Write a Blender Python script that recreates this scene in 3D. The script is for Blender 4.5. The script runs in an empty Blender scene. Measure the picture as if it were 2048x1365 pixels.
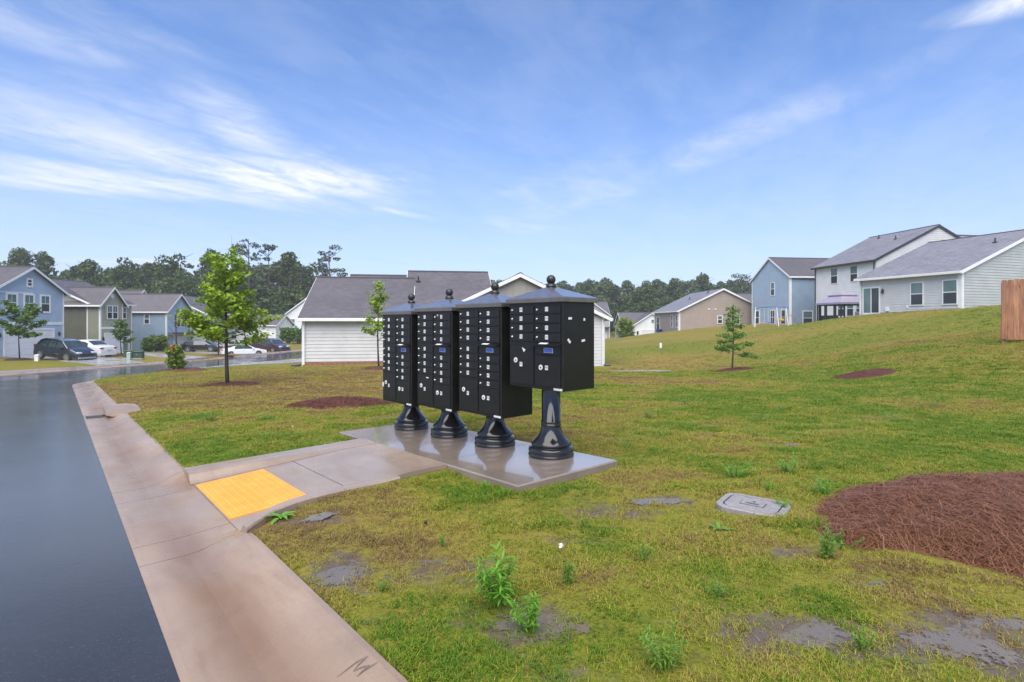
import bpy, bmesh, math, random
import numpy as np
from mathutils import Vector, Matrix
R = math.radians
SC = bpy.context.scene
COL = SC.collection
random.seed(7); RNG = np.random.default_rng(7)

# ------------------------------------------------------------------ camera
cam_d = bpy.data.cameras.new('camera'); cam = bpy.data.objects.new('camera', cam_d); COL.objects.link(cam)
cam.location = (0, 0, 1.365); cam.rotation_euler = (R(90), 0, 0)
cam_d.sensor_width = 36.0; cam_d.lens = 36.0 * 1080 / 2048; cam_d.shift_y = -37.5 / 2048
cam_d.clip_start = 0.05; cam_d.clip_end = 5000
SC.camera = cam
SC.view_settings.view_transform = 'Standard'; SC.view_settings.look = 'None'
SC.view_settings.gamma = 1.0; SC.view_settings.use_curve_mapping = False
SC.view_settings.exposure = 0.86
SC.cycles.use_denoising = True
SC.cycles.max_bounces = 6; SC.cycles.transparent_max_bounces = 6; SC.cycles.caustics_reflective = False; SC.cycles.caustics_refractive = False
SC.cycles.sample_clamp_indirect = 6

# ------------------------------------------------------------------ sky
SUN_EL, SUN_AZ = R(58), R(188)           # azimuth clockwise from +Y
W = bpy.data.worlds.new('World'); SC.world = W; W.use_nodes = True
nt = W.node_tree; nt.nodes.clear(); N = nt.nodes.new; LK = nt.links.new
def math_node(op, a=None, b=None, c=None, tree=None, clamp=False):
    n = (tree or nt).nodes.new('ShaderNodeMath'); n.operation = op; n.use_clamp = clamp
    for i, v in enumerate((a, b, c)):
        if v is None: continue
        if isinstance(v, (int, float)): n.inputs[i].default_value = v
        else: (tree or nt).links.new(v, n.inputs[i])
    return n.outputs[0]
def mix_col(fac, a, b, tree=None, blend='MIX'):
    t = tree or nt
    n = t.nodes.new('ShaderNodeMix'); n.data_type = 'RGBA'; n.blend_type = blend
    for sock, v in ((n.inputs[0], fac), (n.inputs[6], a), (n.inputs[7], b)):
        if isinstance(v, (int, float)): sock.default_value = v
        elif isinstance(v, (tuple, list)): sock.default_value = (*v[:3], 1)
        else: t.links.new(v, sock)
    return n.outputs[2]
def ramp(fac, p0, p1, tree=None, smooth=True):
    t = tree or nt
    n = t.nodes.new('ShaderNodeMapRange'); n.interpolation_type = 'SMOOTHSTEP' if smooth else 'LINEAR'
    t.links.new(fac, n.inputs[0]); n.inputs[1].default_value = p0; n.inputs[2].default_value = p1
    return n.outputs[0]
sky = N('ShaderNodeTexSky'); sky.sky_type = 'NISHITA'; sky.sun_disc = False
sky.sun_elevation = SUN_EL; sky.sun_rotation = SUN_AZ; sky.altitude = 100; sky.air_density = 1.0; sky.dust_density = 0.3; sky.ozone_density = 4.0
tc = N('ShaderNodeTexCoord'); sep = N('ShaderNodeSeparateXYZ'); LK(tc.outputs['Generated'], sep.inputs[0])
dz = math_node('MAXIMUM', sep.outputs[2], 0.03)
cx = math_node('DIVIDE', sep.outputs[0], dz); cy = math_node('DIVIDE', sep.outputs[1], dz)   # a flat cloud layer seen from below
cxy = N('ShaderNodeCombineXYZ'); LK(cx, cxy.inputs[0]); LK(cy, cxy.inputs[1])
def noise(vec, scale, detail, rough=0.55, dist=0.0, tree=None, dim='3D'):
    t = tree or nt
    n = t.nodes.new('ShaderNodeTexNoise'); n.noise_dimensions = dim
    n.inputs['Scale'].default_value = scale; n.inputs['Detail'].default_value = detail
    n.inputs['Roughness'].default_value = rough; n.inputs['Distortion'].default_value = dist
    if vec is not None: t.links.new(vec, n.inputs['Vector'])
    return n.outputs[0]
def mapping(vec, loc=(0, 0, 0), rot=(0, 0, 0), scale=(1, 1, 1), tree=None, kind='POINT'):
    t = tree or nt
    n = t.nodes.new('ShaderNodeMapping'); n.vector_type = kind
    n.inputs['Location'].default_value = loc; n.inputs['Rotation'].default_value = rot; n.inputs['Scale'].default_value = scale
    t.links.new(vec, n.inputs['Vector']); return n.outputs[0]
wob = math_node('MULTIPLY', math_node('SUBTRACT', noise(cxy.outputs[0], 0.9, 4, 0.6, dim='2D'), 0.5), 2.2)
fib = noise(mapping(cxy.outputs[0], (3, 5, 0), (0, 0, 1.17), (1.9, 0.62, 1), kind='TEXTURE'), 1.25, 7, 0.6, 0.25, dim='2D')
fin = noise(mapping(cxy.outputs[0], (7, 1, 0), (0, 0, 1.05), (1.2, 0.7, 1), kind='TEXTURE'), 4.2, 9, 0.68, 0.5, dim='2D')
fibm = ramp(math_node('ADD', math_node('MULTIPLY', fib, 0.62), math_node('MULTIPLY', fin, 0.38)), 0.31, 0.70)
def cirrus(p, q, width, soft, amp, wobble=1.0):
    """a streak of cirrus between two points of the cloud layer"""
    L = math.hypot(q[0] - p[0], q[1] - p[1]); a = math.atan2(q[1] - p[1], q[0] - p[0])
    v = mapping(cxy.outputs[0], ((p[0] + q[0]) / 2, (p[1] + q[1]) / 2, 0), (0, 0, a), (L / 2, width, 1), kind='TEXTURE')
    s2 = N('ShaderNodeSeparateXYZ'); LK(v, s2.inputs[0])
    yy = math_node('ADD', s2.outputs[1], math_node('MULTIPLY', wob, wobble))
    d = math_node('SQRT', math_node('ADD', math_node('MULTIPLY', s2.outputs[0], s2.outputs[0]), math_node('MULTIPLY', yy, yy)))
    return math_node('MULTIPLY', ramp(d, 1.0, soft), amp)
clouds = None
for args in [((-3.0, 1.5), (-0.7, 5.5), 1.25, 0.0, 1.0, 0.6), ((-4.6, 3.2), (-1.0, 4.7), 0.75, 0.1, 0.95, 0.6), ((-2.3, 3.1), (-0.85, 4.6), 0.95, 0.0, 1.8, 0.4), ((-1.5, 4.2), (-0.6, 5.6), 0.22, 0.0, 0.8, 0.3), ((-1.28, 1.75), (-1.45, 3.9), 0.34, 0.0, 0.85, 0.35),
             ((-2.2, 1.2), (-1.0, 2.4), 0.4, 0.1, 0.5, 1.0), ((1.85, 1.15), (0.55, 4.9), 0.36, 0.0, 0.50, 0.3), ((2.0, 1.4), (1.3, 1.85), 0.16, 0.1, 1.3, 0.5),
             ((0.9, 2.4), (0.1, 6.0), 0.7, 0.1, 0.42, 1.0), ((-0.8, 5.0), (0.9, 6.3), 0.6, 0.1, 0.45, 1.0), ((-8, 8.6), (-4, 9.6), 1.0, 0.1, 0.7, 1.0)]:
    c = cirrus(*args)
    clouds = c if clouds is None else math_node('MAXIMUM', clouds, c)
clouds = math_node('MULTIPLY', clouds, math_node('ADD', math_node('MULTIPLY', fibm, 0.85), 0.16), clamp=True)
clouds = math_node('MAXIMUM', clouds, math_node('MULTIPLY', fibm, 0.13))
STR = 0.11
base = mix_col(1.0, sky.outputs[0], (0.70, 0.88, 1.12), blend='MULTIPLY')
hz = math_node('POWER', math_node('SUBTRACT', 1.0, ramp(sep.outputs[2], -0.03, 0.47, smooth=False)), 1.7)
base = mix_col(math_node('MULTIPLY', hz, 0.90), base, (3.45, 3.65, 4.75))
base = mix_col(clouds, base, (4.9, 5.1, 5.6))
bg = N('ShaderNodeBackground'); bg.inputs[1].default_value = STR; LK(base, bg.inputs[0])
wo = N('ShaderNodeOutputWorld'); LK(bg.outputs[0], wo.inputs[0])

# ------------------------------------------------------------------ sun, veiled by rain cloud: so very soft
sd = bpy.data.lights.new('sun', 'SUN'); sd.energy = 3.3; sd.angle = R(75); sd.color = (1.0, 0.93, 0.82)
sun = bpy.data.objects.new('sun', sd); COL.objects.link(sun)
sv = Vector((math.sin(SUN_AZ) * math.cos(SUN_EL), math.cos(SUN_AZ) * math.cos(SUN_EL), math.sin(SUN_EL)))
sun.rotation_euler = sv.to_track_quat('Z', 'Y').to_euler()

# ------------------------------------------------------------------ materials
MATS = {}
def new_mat(name):
    m = bpy.data.materials.new(name); m.use_nodes = True; MATS[name] = m
    b = m.node_tree.nodes['Principled BSDF']
    return m, m.node_tree, b
def pmat(name, col, rough=0.5, var=0.12, scale=6.0, bump=0.0, bscale=60.0, metallic=0.0, spec=0.5, rvar=0.0, coat=0.0, coord='Object', stretch=(1, 1, 1), detail=5.0):
    """base colour broken up by noise, with optional fine relief"""
    m, t, b = new_mat(name)
    co = t.nodes.new('ShaderNodeTexCoord'); v = mapping(co.outputs[coord], scale=stretch, tree=t)
    f = noise(v, scale, detail, tree=t)
    lo = tuple(c * (1 - var) for c in col); hi = tuple(min(1, c * (1 + var)) for c in col)
    t.links.new(mix_col(ramp(f, 0.25, 0.75, t), lo, hi, t), b.inputs['Base Color'])
    b.inputs['Roughness'].default_value = rough; b.inputs['Metallic'].default_value = metallic
    b.inputs['Specular IOR Level'].default_value = spec; b.inputs['Coat Weight'].default_value = coat; b.inputs['Coat Roughness'].default_value = 0.05
    if rvar:
        g = noise(v, scale * 0.6, 4, tree=t)
        n = t.nodes.new('ShaderNodeMapRange'); t.links.new(g, n.inputs[0]); n.inputs[1].default_value = 0.3; n.inputs[2].default_value = 0.7
        n.inputs[3].default_value = max(0.02, rough - rvar); n.inputs[4].default_value = min(1, rough + rvar); t.links.new(n.outputs[0], b.inputs['Roughness'])
    if bump:
        bn = t.nodes.new('ShaderNodeBump'); bn.inputs['Strength'].default_value = bump; bn.inputs['Distance'].default_value = 0.01
        t.links.new(noise(v, bscale, 3, tree=t), bn.inputs['Height']); t.links.new(bn.outputs[0], b.inputs['Normal'])
    return m
def leaf_mat(name, c0, c1, scale=1.2, rough=0.45, trans=0.25, spec=0.3, own=0.4):
    """leaves: colour wanders through the crown and from leaf to leaf; some light comes through"""
    m, t, b = new_mat(name)
    geo = t.nodes.new('ShaderNodeNewGeometry')
    f = noise(geo.outputs['Position'], scale, 3, tree=t)
    f2 = math_node('ADD', math_node('MULTIPLY', ramp(f, 0.3, 0.7, t), 1 - own), math_node('MULTIPLY', geo.outputs['Random Per Island'], own), tree=t)
    c = mix_col(f2, c0, c1, t)
    t.links.new(c, b.inputs['Base Color']); b.inputs['Roughness'].default_value = rough; b.inputs['Specular IOR Level'].default_value = spec
    tr = t.nodes.new('ShaderNodeBsdfTranslucent'); t.links.new(c, tr.inputs[0])
    mx = t.nodes.new('ShaderNodeMixShader'); mx.inputs[0].default_value = trans
    t.links.new(b.outputs[0], mx.inputs[1]); t.links.new(tr.outputs[0], mx.inputs[2])
    t.links.new(mx.outputs[0], t.nodes['Material Output'].inputs['Surface'])
    return m
def shingle_mat(name, col, axis):
    """asphalt shingles in courses; axis = object axis the ridge runs along"""
    m, t, b = new_mat(name)
    co = t.nodes.new('ShaderNodeTexCoord'); s = t.nodes.new('ShaderNodeSeparateXYZ'); t.links.new(co.outputs['Object'], s.inputs[0])
    c = t.nodes.new('ShaderNodeCombineXYZ'); t.links.new(s.outputs[0 if axis == 'x' else 1], c.inputs[0]); t.links.new(math_node('MULTIPLY', s.outputs[2], 2.1, tree=t), c.inputs[1])
    br = t.nodes.new('ShaderNodeTexBrick'); t.links.new(c.outputs[0], br.inputs['Vector'])
    br.inputs['Scale'].default_value = 1.0; br.inputs['Brick Width'].default_value = 0.33; br.inputs['Row Height'].default_value = 0.15
    br.inputs['Mortar Size'].default_value = 0.008; br.inputs['Bias'].default_value = 0.0
    br.inputs['Color1'].default_value = (*[x * 0.82 for x in col], 1); br.inputs['Color2'].default_value = (*[x * 1.18 for x in col], 1); br.inputs['Mortar'].default_value = (*[x * 0.55 for x in col], 1)
    f = noise(co.outputs['Object'], 0.5, 5, tree=t)
    f3 = noise(mapping(co.outputs['Object'], scale=(9, 9, 2), tree=t), 2.0, 2, tree=t)
    k = math_node('MULTIPLY', math_node('ADD', math_node('MULTIPLY', f, 0.5, tree=t), 0.75, tree=t), math_node('ADD', math_node('MULTIPLY', f3, 0.3, tree=t), 0.85, tree=t), tree=t)
    t.links.new(mix_col(1.0, br.outputs['Color'], k, t, 'MULTIPLY'), b.inputs['Base Color'])
    b.inputs['Roughness'].default_value = 0.55; b.inputs['Specular IOR Level'].default_value = 0.6
    bn = t.nodes.new('ShaderNodeBump'); bn.inputs['Strength'].default_value = 0.5; bn.inputs['Distance'].default_value = 0.02
    t.links.new(br.outputs['Fac'], bn.inputs['Height']); bn.invert = True; t.links.new(bn.outputs[0], b.inputs['Normal'])
    return m

# ------------------------------------------------------------------ mesh helpers
class MB:
    """collects faces; build() links them as ONE mesh object"""
    def __init__(s): s.v = []; s.f = []
    def add(s, vs, fs):
        o = len(s.v); s.v += [tuple(map(float, p)) for p in vs]; s.f += [tuple(i + o for i in q) for q in fs]; return s
    def box(s, a, b, M=None):
        (x0, y0, z0), (x1, y1, z1) = a, b
        vs = [(x0, y0, z0), (x1, y0, z0), (x1, y1, z0), (x0, y1, z0), (x0, y0, z1), (x1, y0, z1), (x1, y1, z1), (x0, y1, z1)]
        if M is not None: vs = [M @ Vector(p) for p in vs]
        return s.add(vs, [(0, 3, 2, 1), (4, 5, 6, 7), (0, 1, 5, 4), (1, 2, 6, 5), (2, 3, 7, 6), (3, 0, 4, 7)])
    def bbox(s, a, b, c=0.004, M=None):
        """box with chamfered edges"""
        (x0, y0, z0), (x1, y1, z1) = a, b; bm = bmesh.new()
        bmesh.ops.create_cube(bm, size=1.0)
        for p in bm.verts: p.co = Vector(((x0 + x1) / 2 + p.co.x * (x1 - x0), (y0 + y1) / 2 + p.co.y * (y1 - y0), (z0 + z1) / 2 + p.co.z * (z1 - z0)))
        bmesh.ops.bevel(bm, geom=bm.edges[:], offset=c, segments=1, affect='EDGES')
        bm.verts.index_update()
        vs = [M @ p.co if M is not None else p.co for p in bm.verts]; fs = [[p.index for p in f.verts] for f in bm.faces]; bm.free()
        return s.add(vs, fs)
    def lathe(s, prof, n=24, o=(0, 0, 0), axis='z', caps=True):
        vs = []; fs = []; m = len(prof)
        for i in range(n):
            a = 2 * math.pi * i / n; c, k = math.cos(a), math.sin(a)
            for r, z in prof:
                p = (r * c, r * k, z) if axis == 'z' else ((z, r * c, r * k) if axis == 'x' else (r * k, z, r * c))
                vs.append((p[0] + o[0], p[1] + o[1], p[2] + o[2]))
        for i in range(n):
            j = (i + 1) % n
            for q in range(m - 1): fs.append((i * m + q, j * m + q, j * m + q + 1, i * m + q + 1))
        if caps:
            fs.append(tuple(i * m for i in range(n))[::-1]); fs.append(tuple(i * m + m - 1 for i in range(n)))
        return s.add(vs, fs)
    def tube(s, pts, rad, n=6):
        pts = [Vector(p) for p in pts]; rad = rad if hasattr(rad, '__len__') else [rad] * len(pts)
        rings = []
        for i, p in enumerate(pts):
            d = (pts[min(i + 1, len(pts) - 1)] - pts[max(i - 1, 0)]); d = d.normalized() if d.length > 1e-9 else Vector((0, 0, 1))
            u = d.orthogonal().normalized() if i == 0 else (rings[-1][1] - d * rings[-1][1].dot(d)).normalized()
            rings.append(([p + (u * math.cos(2 * math.pi * k / n) + d.cross(u) * math.sin(2 * math.pi * k / n)) * rad[i] for k in range(n)], u))
        vs = [q for r in rings for q in r[0]]; fs = []
        for i in range(len(pts) - 1):
            for k in range(n): fs.append((i * n + k, i * n + (k + 1) % n, (i + 1) * n + (k + 1) % n, (i + 1) * n + k))
        fs.append(tuple(range(n))[::-1]); fs.append(tuple((len(pts) - 1) * n + k for k in range(n)))
        return s.add(vs, fs)
    def loft(s, rings, closed=True, caps=True):
        n = len(rings[0]); vs = [p for r in rings for p in r]; fs = []
        for i in range(len(rings) - 1):
            for k in range(n if closed else n - 1): fs.append((i * n + k, i * n + (k + 1) % n, (i + 1) * n + (k + 1) % n, (i + 1) * n + k))
        if caps and closed: fs.append(tuple(range(n))[::-1]); fs.append(tuple((len(rings) - 1) * n + k for k in range(n)))
        return s.add(vs, fs)
    def mesh(s, name, smooth=False):
        me = bpy.data.meshes.new(name); me.from_pydata(s.v, [], s.f); me.update()
        if smooth: me.polygons.foreach_set('use_smooth', [True] * len(me.polygons))
        return me
    def build(s, name, mat=None, parent=None, smooth=False, loc=None, fixn=False):
        me = s.mesh(name, smooth)
        if fixn:
            bm = bmesh.new(); bm.from_mesh(me); bmesh.ops.recalc_face_normals(bm, faces=bm.faces[:]); bm.to_mesh(me); bm.free()
        return obj(name, me, mat, parent, loc)
def obj(name, me, mat=None, parent=None, loc=None):
    if mat is not None and me is not None and not me.materials: me.materials.append(MATS[mat] if isinstance(mat, str) else mat)
    o = bpy.data.objects.new(name, me); COL.objects.link(o)
    if parent is not None: o.parent = parent
    if loc is not None: o.location = loc
    return o
def tag(o, label=None, cat=None, group=None, kind=None):
    if label: o['label'] = label
    if cat: o['category'] = cat
    if group: o['group'] = group
    if kind: o['kind'] = kind
    return o
def thing(name, label, cat, loc=(0, 0, 0), rz=0.0, group=None):
    o = bpy.data.objects.new(name, None); COL.objects.link(o); o.empty_display_size = 0.2
    o.location = loc; o.rotation_euler = (0, 0, rz); return tag(o, label, cat, group)
def np_mesh(name, V, Fq, mat=None, parent=None, smooth=False):
    """fast mesh from arrays, Fq is (n, 3) or (n, 4)"""
    me = bpy.data.meshes.new(name); V = np.asarray(V, np.float32); Fq = np.asarray(Fq, np.int32); k = Fq.shape[1]
    me.vertices.add(len(V)); me.vertices.foreach_set('co', V.ravel())
    me.loops.add(Fq.size); me.loops.foreach_set('vertex_index', Fq.ravel())
    me.polygons.add(len(Fq)); me.polygons.foreach_set('loop_start', np.arange(0, Fq.size, k, dtype=np.int32))
    if smooth: me.polygons.foreach_set('use_smooth', np.ones(len(Fq), bool))
    me.update(calc_edges=True); me.validate()
    if mat: me.materials.append(MATS[mat])
    return me
def smooth_noise(x, y, scale, seed, octaves=3):
    """value noise on arrays, 0..1"""
    r = np.random.default_rng(seed); tab = r.random((64, 64)); x = np.asarray(x, float); y = np.asarray(y, float)
    out = np.zeros(np.broadcast(x, y).shape); amp, tot = 1.0, 0.0
    for o in range(octaves):
        u, v = x * scale * 2 ** o + o * 13.7, y * scale * 2 ** o + o * 7.3
        i, j = np.floor(u).astype(int), np.floor(v).astype(int); fu, fv = u - i, v - j
        fu = fu * fu * (3 - 2 * fu); fv = fv * fv * (3 - 2 * fv)
        g = lambda a, b: tab[a % 64, b % 64]
        out += amp * ((g(i, j) * (1 - fu) + g(i + 1, j) * fu) * (1 - fv) + (g(i, j + 1) * (1 - fu) + g(i + 1, j + 1) * fu) * fv)
        tot += amp; amp *= 0.5
    return out / tot
# ------------------------------------------------------------------ terrain
A0 = np.array([0.05, 4.51]); D1 = np.array([-0.6436, 0.7653]); D2 = np.array([0.7653, 0.6436])
def st_of(x, y):
    return (x - A0[0]) * D1[0] + (y - A0[1]) * D1[1], (x - A0[0]) * D2[0] + (y - A0[1]) * D2[1]
def xy_of(s, t):
    return A0[0] + s * D1[0] + t * D2[0], A0[1] + s * D1[1] + t * D2[1]
def plane_z(x, y):
    s, t = st_of(x, y)
    s = np.asarray(s, float)
    a = np.minimum(s, 50.0) * -0.035
    return a + np.clip(s - 50.0, 0, 60) * -0.018
def road_z(x, y):
    return plane_z(x, y) - 0.16
CTRL = [(0.05, 4.4, -.06), (2, 3, -.03), (3, 8, -.14), (1.3, 5.4, -.06), (5, 5, -.03), (8, 8, -.06), (4, 14, -.38),
        (8.7, 21, -.6), (4, 22, -.75), (6.3, 30, -1.1), (-4, 30, -1.0), (2, 36, -1.25), (8.8, 42, -.8), (12.6, 60, -.7),
        (18.7, 66, .2), (21.9, 70.7, .2), (33, 72, .3), (30.6, 69.5, .95), (31.9, 61.5, 1.1), (28, 59, .8), (32, 54, 1.1),
        (30, 50, 1.1), (27.2, 46.5, 1.5), (27.7, 42.6, 1.95), (30, 36, 2.3), (29.2, 34, 2.2), (26.4, 40, 1.85), (21.3, 33, .9),
        (15.5, 24, .14), (10.2, 15.8, -.2), (12.9, 15.5, .29), (15, 18, .6), (15.6, 16.9, .75), (23.4, 28, 1.24),
        (10.9, 12, .0), (13, 12.8, .15), (16, 12, .7), (20, 16, 1.2), (35, 30, 2.6), (45, 45, 2.4), (50, 70, 1.5), (24, 100, -1.9),
        (15, 115, -2.2), (0, 60, -2), (0, 90, -2.6), (60, 110, 0), (10, 150, -2), (14.3, 35, -.42), (20.4, 50, .2), (25.3, 61, .75),
        (1.5, 1, 0), (4, -3, 0), (12, -3, .3), (30, 0, 1.5), (60, 20, 2.5), (60, -5, 2.0), (90, 90, 1), (-43, 47, -1.5), (-44, 61, -1.95),
        (-44, 72, -2.5), (-33, 66, -2.45), (-39, 48, -1.55), (-37, 90, -2.0)]
for _x in (-75, -50, -36, -26, -17, -10, -5):
    for _y in (-3, 3, 9, 16, 24, 33, 42, 56, 75, 100, 135):
        if _x < -34 and 35 < _y < 80: continue
        _s, _t = st_of(_x, _y)
        CTRL.append((_x, _y, float(plane_z(_x, _y)) - .045))
for _a in range(-10, 191, 20):
    CTRL.append((320 * math.cos(math.radians(_a)), 320 * math.sin(math.radians(_a)), -2.0))
CTRL = np.array(CTRL)
def _phi(d2):
    return np.where(d2 > 0, 0.5 * d2 * np.log(np.maximum(d2, 1e-12)), 0.0)
def _solve_tps():
    P = CTRL[:, :2] / 50.0; n = len(P)
    K = _phi(((P[:, None] - P[None]) ** 2).sum(-1)) + np.eye(n) * 2e-5
    Q = np.c_[np.ones(n), P]
    M = np.zeros((n + 3, n + 3)); M[:n, :n] = K; M[:n, n:] = Q; M[n:, :n] = Q.T
    return P, np.linalg.solve(M, np.r_[CTRL[:, 2], 0, 0, 0])
_TP, _TW = _solve_tps()
def land_z(x, y):
    x = np.asarray(x, float); y = np.asarray(y, float); sh = np.broadcast(x, y).shape
    q = np.c_[np.broadcast_to(x, sh).ravel(), np.broadcast_to(y, sh).ravel()] / 50.0
    out = np.empty(len(q))
    for i in range(0, len(q), 8000):
        b = q[i:i + 8000]
        d2 = ((b[:, None] - _TP[None]) ** 2).sum(-1)
        out[i:i + 8000] = _phi(d2) @ _TW[:len(_TP)] + _TW[len(_TP)] + b @ _TW[len(_TP) + 1:]
    return out.reshape(sh)
def lz(x, y): return float(land_z(x, y))
# kerb line (seam between asphalt and gutter), travelling with the lawn on the right
def _kerb_path():
    pts = [xy_of(s, -2.55) for s in np.arange(-9, 21.76, 0.25)]
    x, y = pts[-1]; h = math.atan2(D1[1], D1[0]); R = 5.5
    n = 16; tot = h - math.pi / 2
    for i in range(n):
        h -= tot / n; x += math.cos(h) * R * tot / n; y += math.sin(h) * R * tot / n; pts.append((x, y))
    while y < 74: y += 0.5; pts.append((x, y))
    return np.array(pts)
KERB = _kerb_path()
KX_CROSS = KERB[-1][0]            # seam of the cross street, near side
FAR_X = KX_CROSS - 8.9            # seam of the cross street, far side
def seg_dist(px, py, path):
    """signed distance to a polyline: >0 on its right side"""
    px = np.asarray(px, float).ravel(); py = np.asarray(py, float).ravel()
    best = np.full(px.shape, 1e9); sgn = np.ones(px.shape)
    for (x0, y0), (x1, y1) in zip(path[:-1], path[1:]):
        dx, dy = x1 - x0, y1 - y0; l2 = dx * dx + dy * dy
        t = np.clip(((px - x0) * dx + (py - y0) * dy) / l2, 0, 1)
        ex, ey = px - (x0 + t * dx), py - (y0 + t * dy); d = ex * ex + ey * ey
        c = (px - x0) * dy - (py - y0) * dx
        m = d < best - 1e-9; best[m] = d[m]; sgn[m] = np.where(c[m] >= 0, 1, -1)
    return np.sqrt(best) * sgn
# ------------------------------------------------------------------ ground materials
def wet_concrete(name, col, rough=0.32, stain=(0.20, 0.105, 0.05), amount=0.5, gloss=0.0, rust=False):
    m, t, b = new_mat(name); geo = t.nodes.new('ShaderNodeNewGeometry'); P = geo.outputs['Position']
    f = noise(P, 0.9, 6, 0.6, tree=t); g = noise(P, 45, 3, tree=t); h = noise(mapping(P, (5, 3, 0), (0, 0, math.atan2(D1[1], D1[0])), (2.2, 0.55, 1), tree=t, kind='TEXTURE'), 1.9, 6, 0.65, 0.3, tree=t)
    c = mix_col(ramp(f, 0.3, 0.7, t), tuple(x * 0.80 for x in col), tuple(x * 1.12 for x in col), t)
    c = mix_col(math_node('MULTIPLY', ramp(h, 0.48, 0.72, t), amount, tree=t), c, stain, t)
    c = mix_col(math_node('MULTIPLY', math_node('SUBTRACT', g, 0.5, tree=t), 0.5, tree=t, clamp=True), c, (0.10, 0.08, 0.06), t)
    if rust:      # rusty silt left where the gutter runs
        sp = t.nodes.new('ShaderNodeSeparateXYZ'); t.links.new(P, sp.inputs[0])
        tt = math_node('ADD', math_node('ADD', math_node('MULTIPLY', sp.outputs[0], float(D2[0]), tree=t), math_node('MULTIPLY', sp.outputs[1], float(D2[1]), tree=t), tree=t), float(-A0 @ D2) + 2.27, tree=t)
        bd = ramp(math_node('ABSOLUTE', tt, tree=t), 0.24, 0.03, t)
        c = mix_col(math_node('MULTIPLY', math_node('MULTIPLY', bd, ramp(f, 0.25, 0.65, t), tree=t), 0.8, tree=t), c, (0.165, 0.085, 0.036), t)
    t.links.new(c, b.inputs['Base Color'])
    r = t.nodes.new('ShaderNodeMapRange'); t.links.new(noise(mapping(P, (2, 9, 0), tree=t), 1.3, 5, 0.6, tree=t), r.inputs[0])
    r.inputs[1].default_value = 0.35; r.inputs[2].default_value = 0.65; r.inputs[3].default_value = max(0.04, rough - 0.2 - gloss); r.inputs[4].default_value = rough + 0.1 - gloss
    t.links.new(r.outputs[0], b.inputs['Roughness'])
    bn = t.nodes.new('ShaderNodeBump'); bn.inputs['Strength'].default_value = 0.25; bn.inputs['Distance'].default_value = 0.004
    t.links.new(noise(P, 140, 2, tree=t), bn.inputs['Height']); t.links.new(bn.outputs[0], b.inputs['Normal'])
    return m
wet_concrete('gutter_concrete', (0.32, 0.228, 0.16), 0.36, rust=True, stain=(0.20, 0.11, 0.055), amount=0.6)
wet_concrete('walk_concrete', (0.315, 0.238, 0.18), 0.26, stain=(0.20, 0.11, 0.055), amount=0.4)
wet_concrete('slab_concrete', (0.265, 0.21, 0.168), 0.24, stain=(0.15, 0.11, 0.08), amount=0.5, gloss=0.12)
MATS['slab_concrete'].node_tree.nodes['Principled BSDF'].inputs['Coat Weight'].default_value = 0.8; MATS['slab_concrete'].node_tree.nodes['Principled BSDF'].inputs['Coat Roughness'].default_value = 0.05
wet_concrete('drive_concrete', (0.36, 0.35, 0.34), 0.30, amount=0.15)
def asphalt():
    m, t, b = new_mat('asphalt'); geo = t.nodes.new('ShaderNodeNewGeometry'); P = geo.outputs['Position']
    c = mix_col(ramp(noise(P, 0.5, 5, tree=t), 0.3, 0.7, t), (0.020, 0.020, 0.021), (0.042, 0.042, 0.043), t)
    c = mix_col(math_node('MULTIPLY', ramp(noise(P, 75, 3, 0.7, tree=t), 0.52, 0.76, t), 0.45, tree=t), c, (0.095, 0.095, 0.098), t)
    t.links.new(c, b.inputs['Base Color'])
    r = t.nodes.new('ShaderNodeMapRange'); t.links.new(math_node('ADD', math_node('MULTIPLY', noise(P, 0.35, 5, 0.6, tree=t), 0.6, tree=t), math_node('MULTIPLY', noise(P, 30, 4, 0.7, tree=t), 0.4, tree=t), tree=t), r.inputs[0])
    r.inputs[1].default_value = 0.38; r.inputs[2].default_value = 0.64; r.inputs[3].default_value = 0.03; r.inputs[4].default_value = 0.26
    t.links.new(r.outputs[0], b.inputs['Roughness']); b.inputs['Specular IOR Level'].default_value = 0.34
    h = math_node('ADD', noise(P, 120, 2, tree=t), math_node('MULTIPLY', noise(P, 22, 4, 0.7, tree=t), 1.6, tree=t), tree=t)
    bn = t.nodes.new('ShaderNodeBump'); bn.inputs['Strength'].default_value = 0.13; bn.inputs['Distance'].default_value = 0.005
    t.links.new(h, bn.inputs['Height']); t.links.new(bn.outputs[0], b.inputs['Normal'])
asphalt()
GREEN, DRY = (0.160, 0.172, 0.020), (0.265, 0.190, 0.044)
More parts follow.
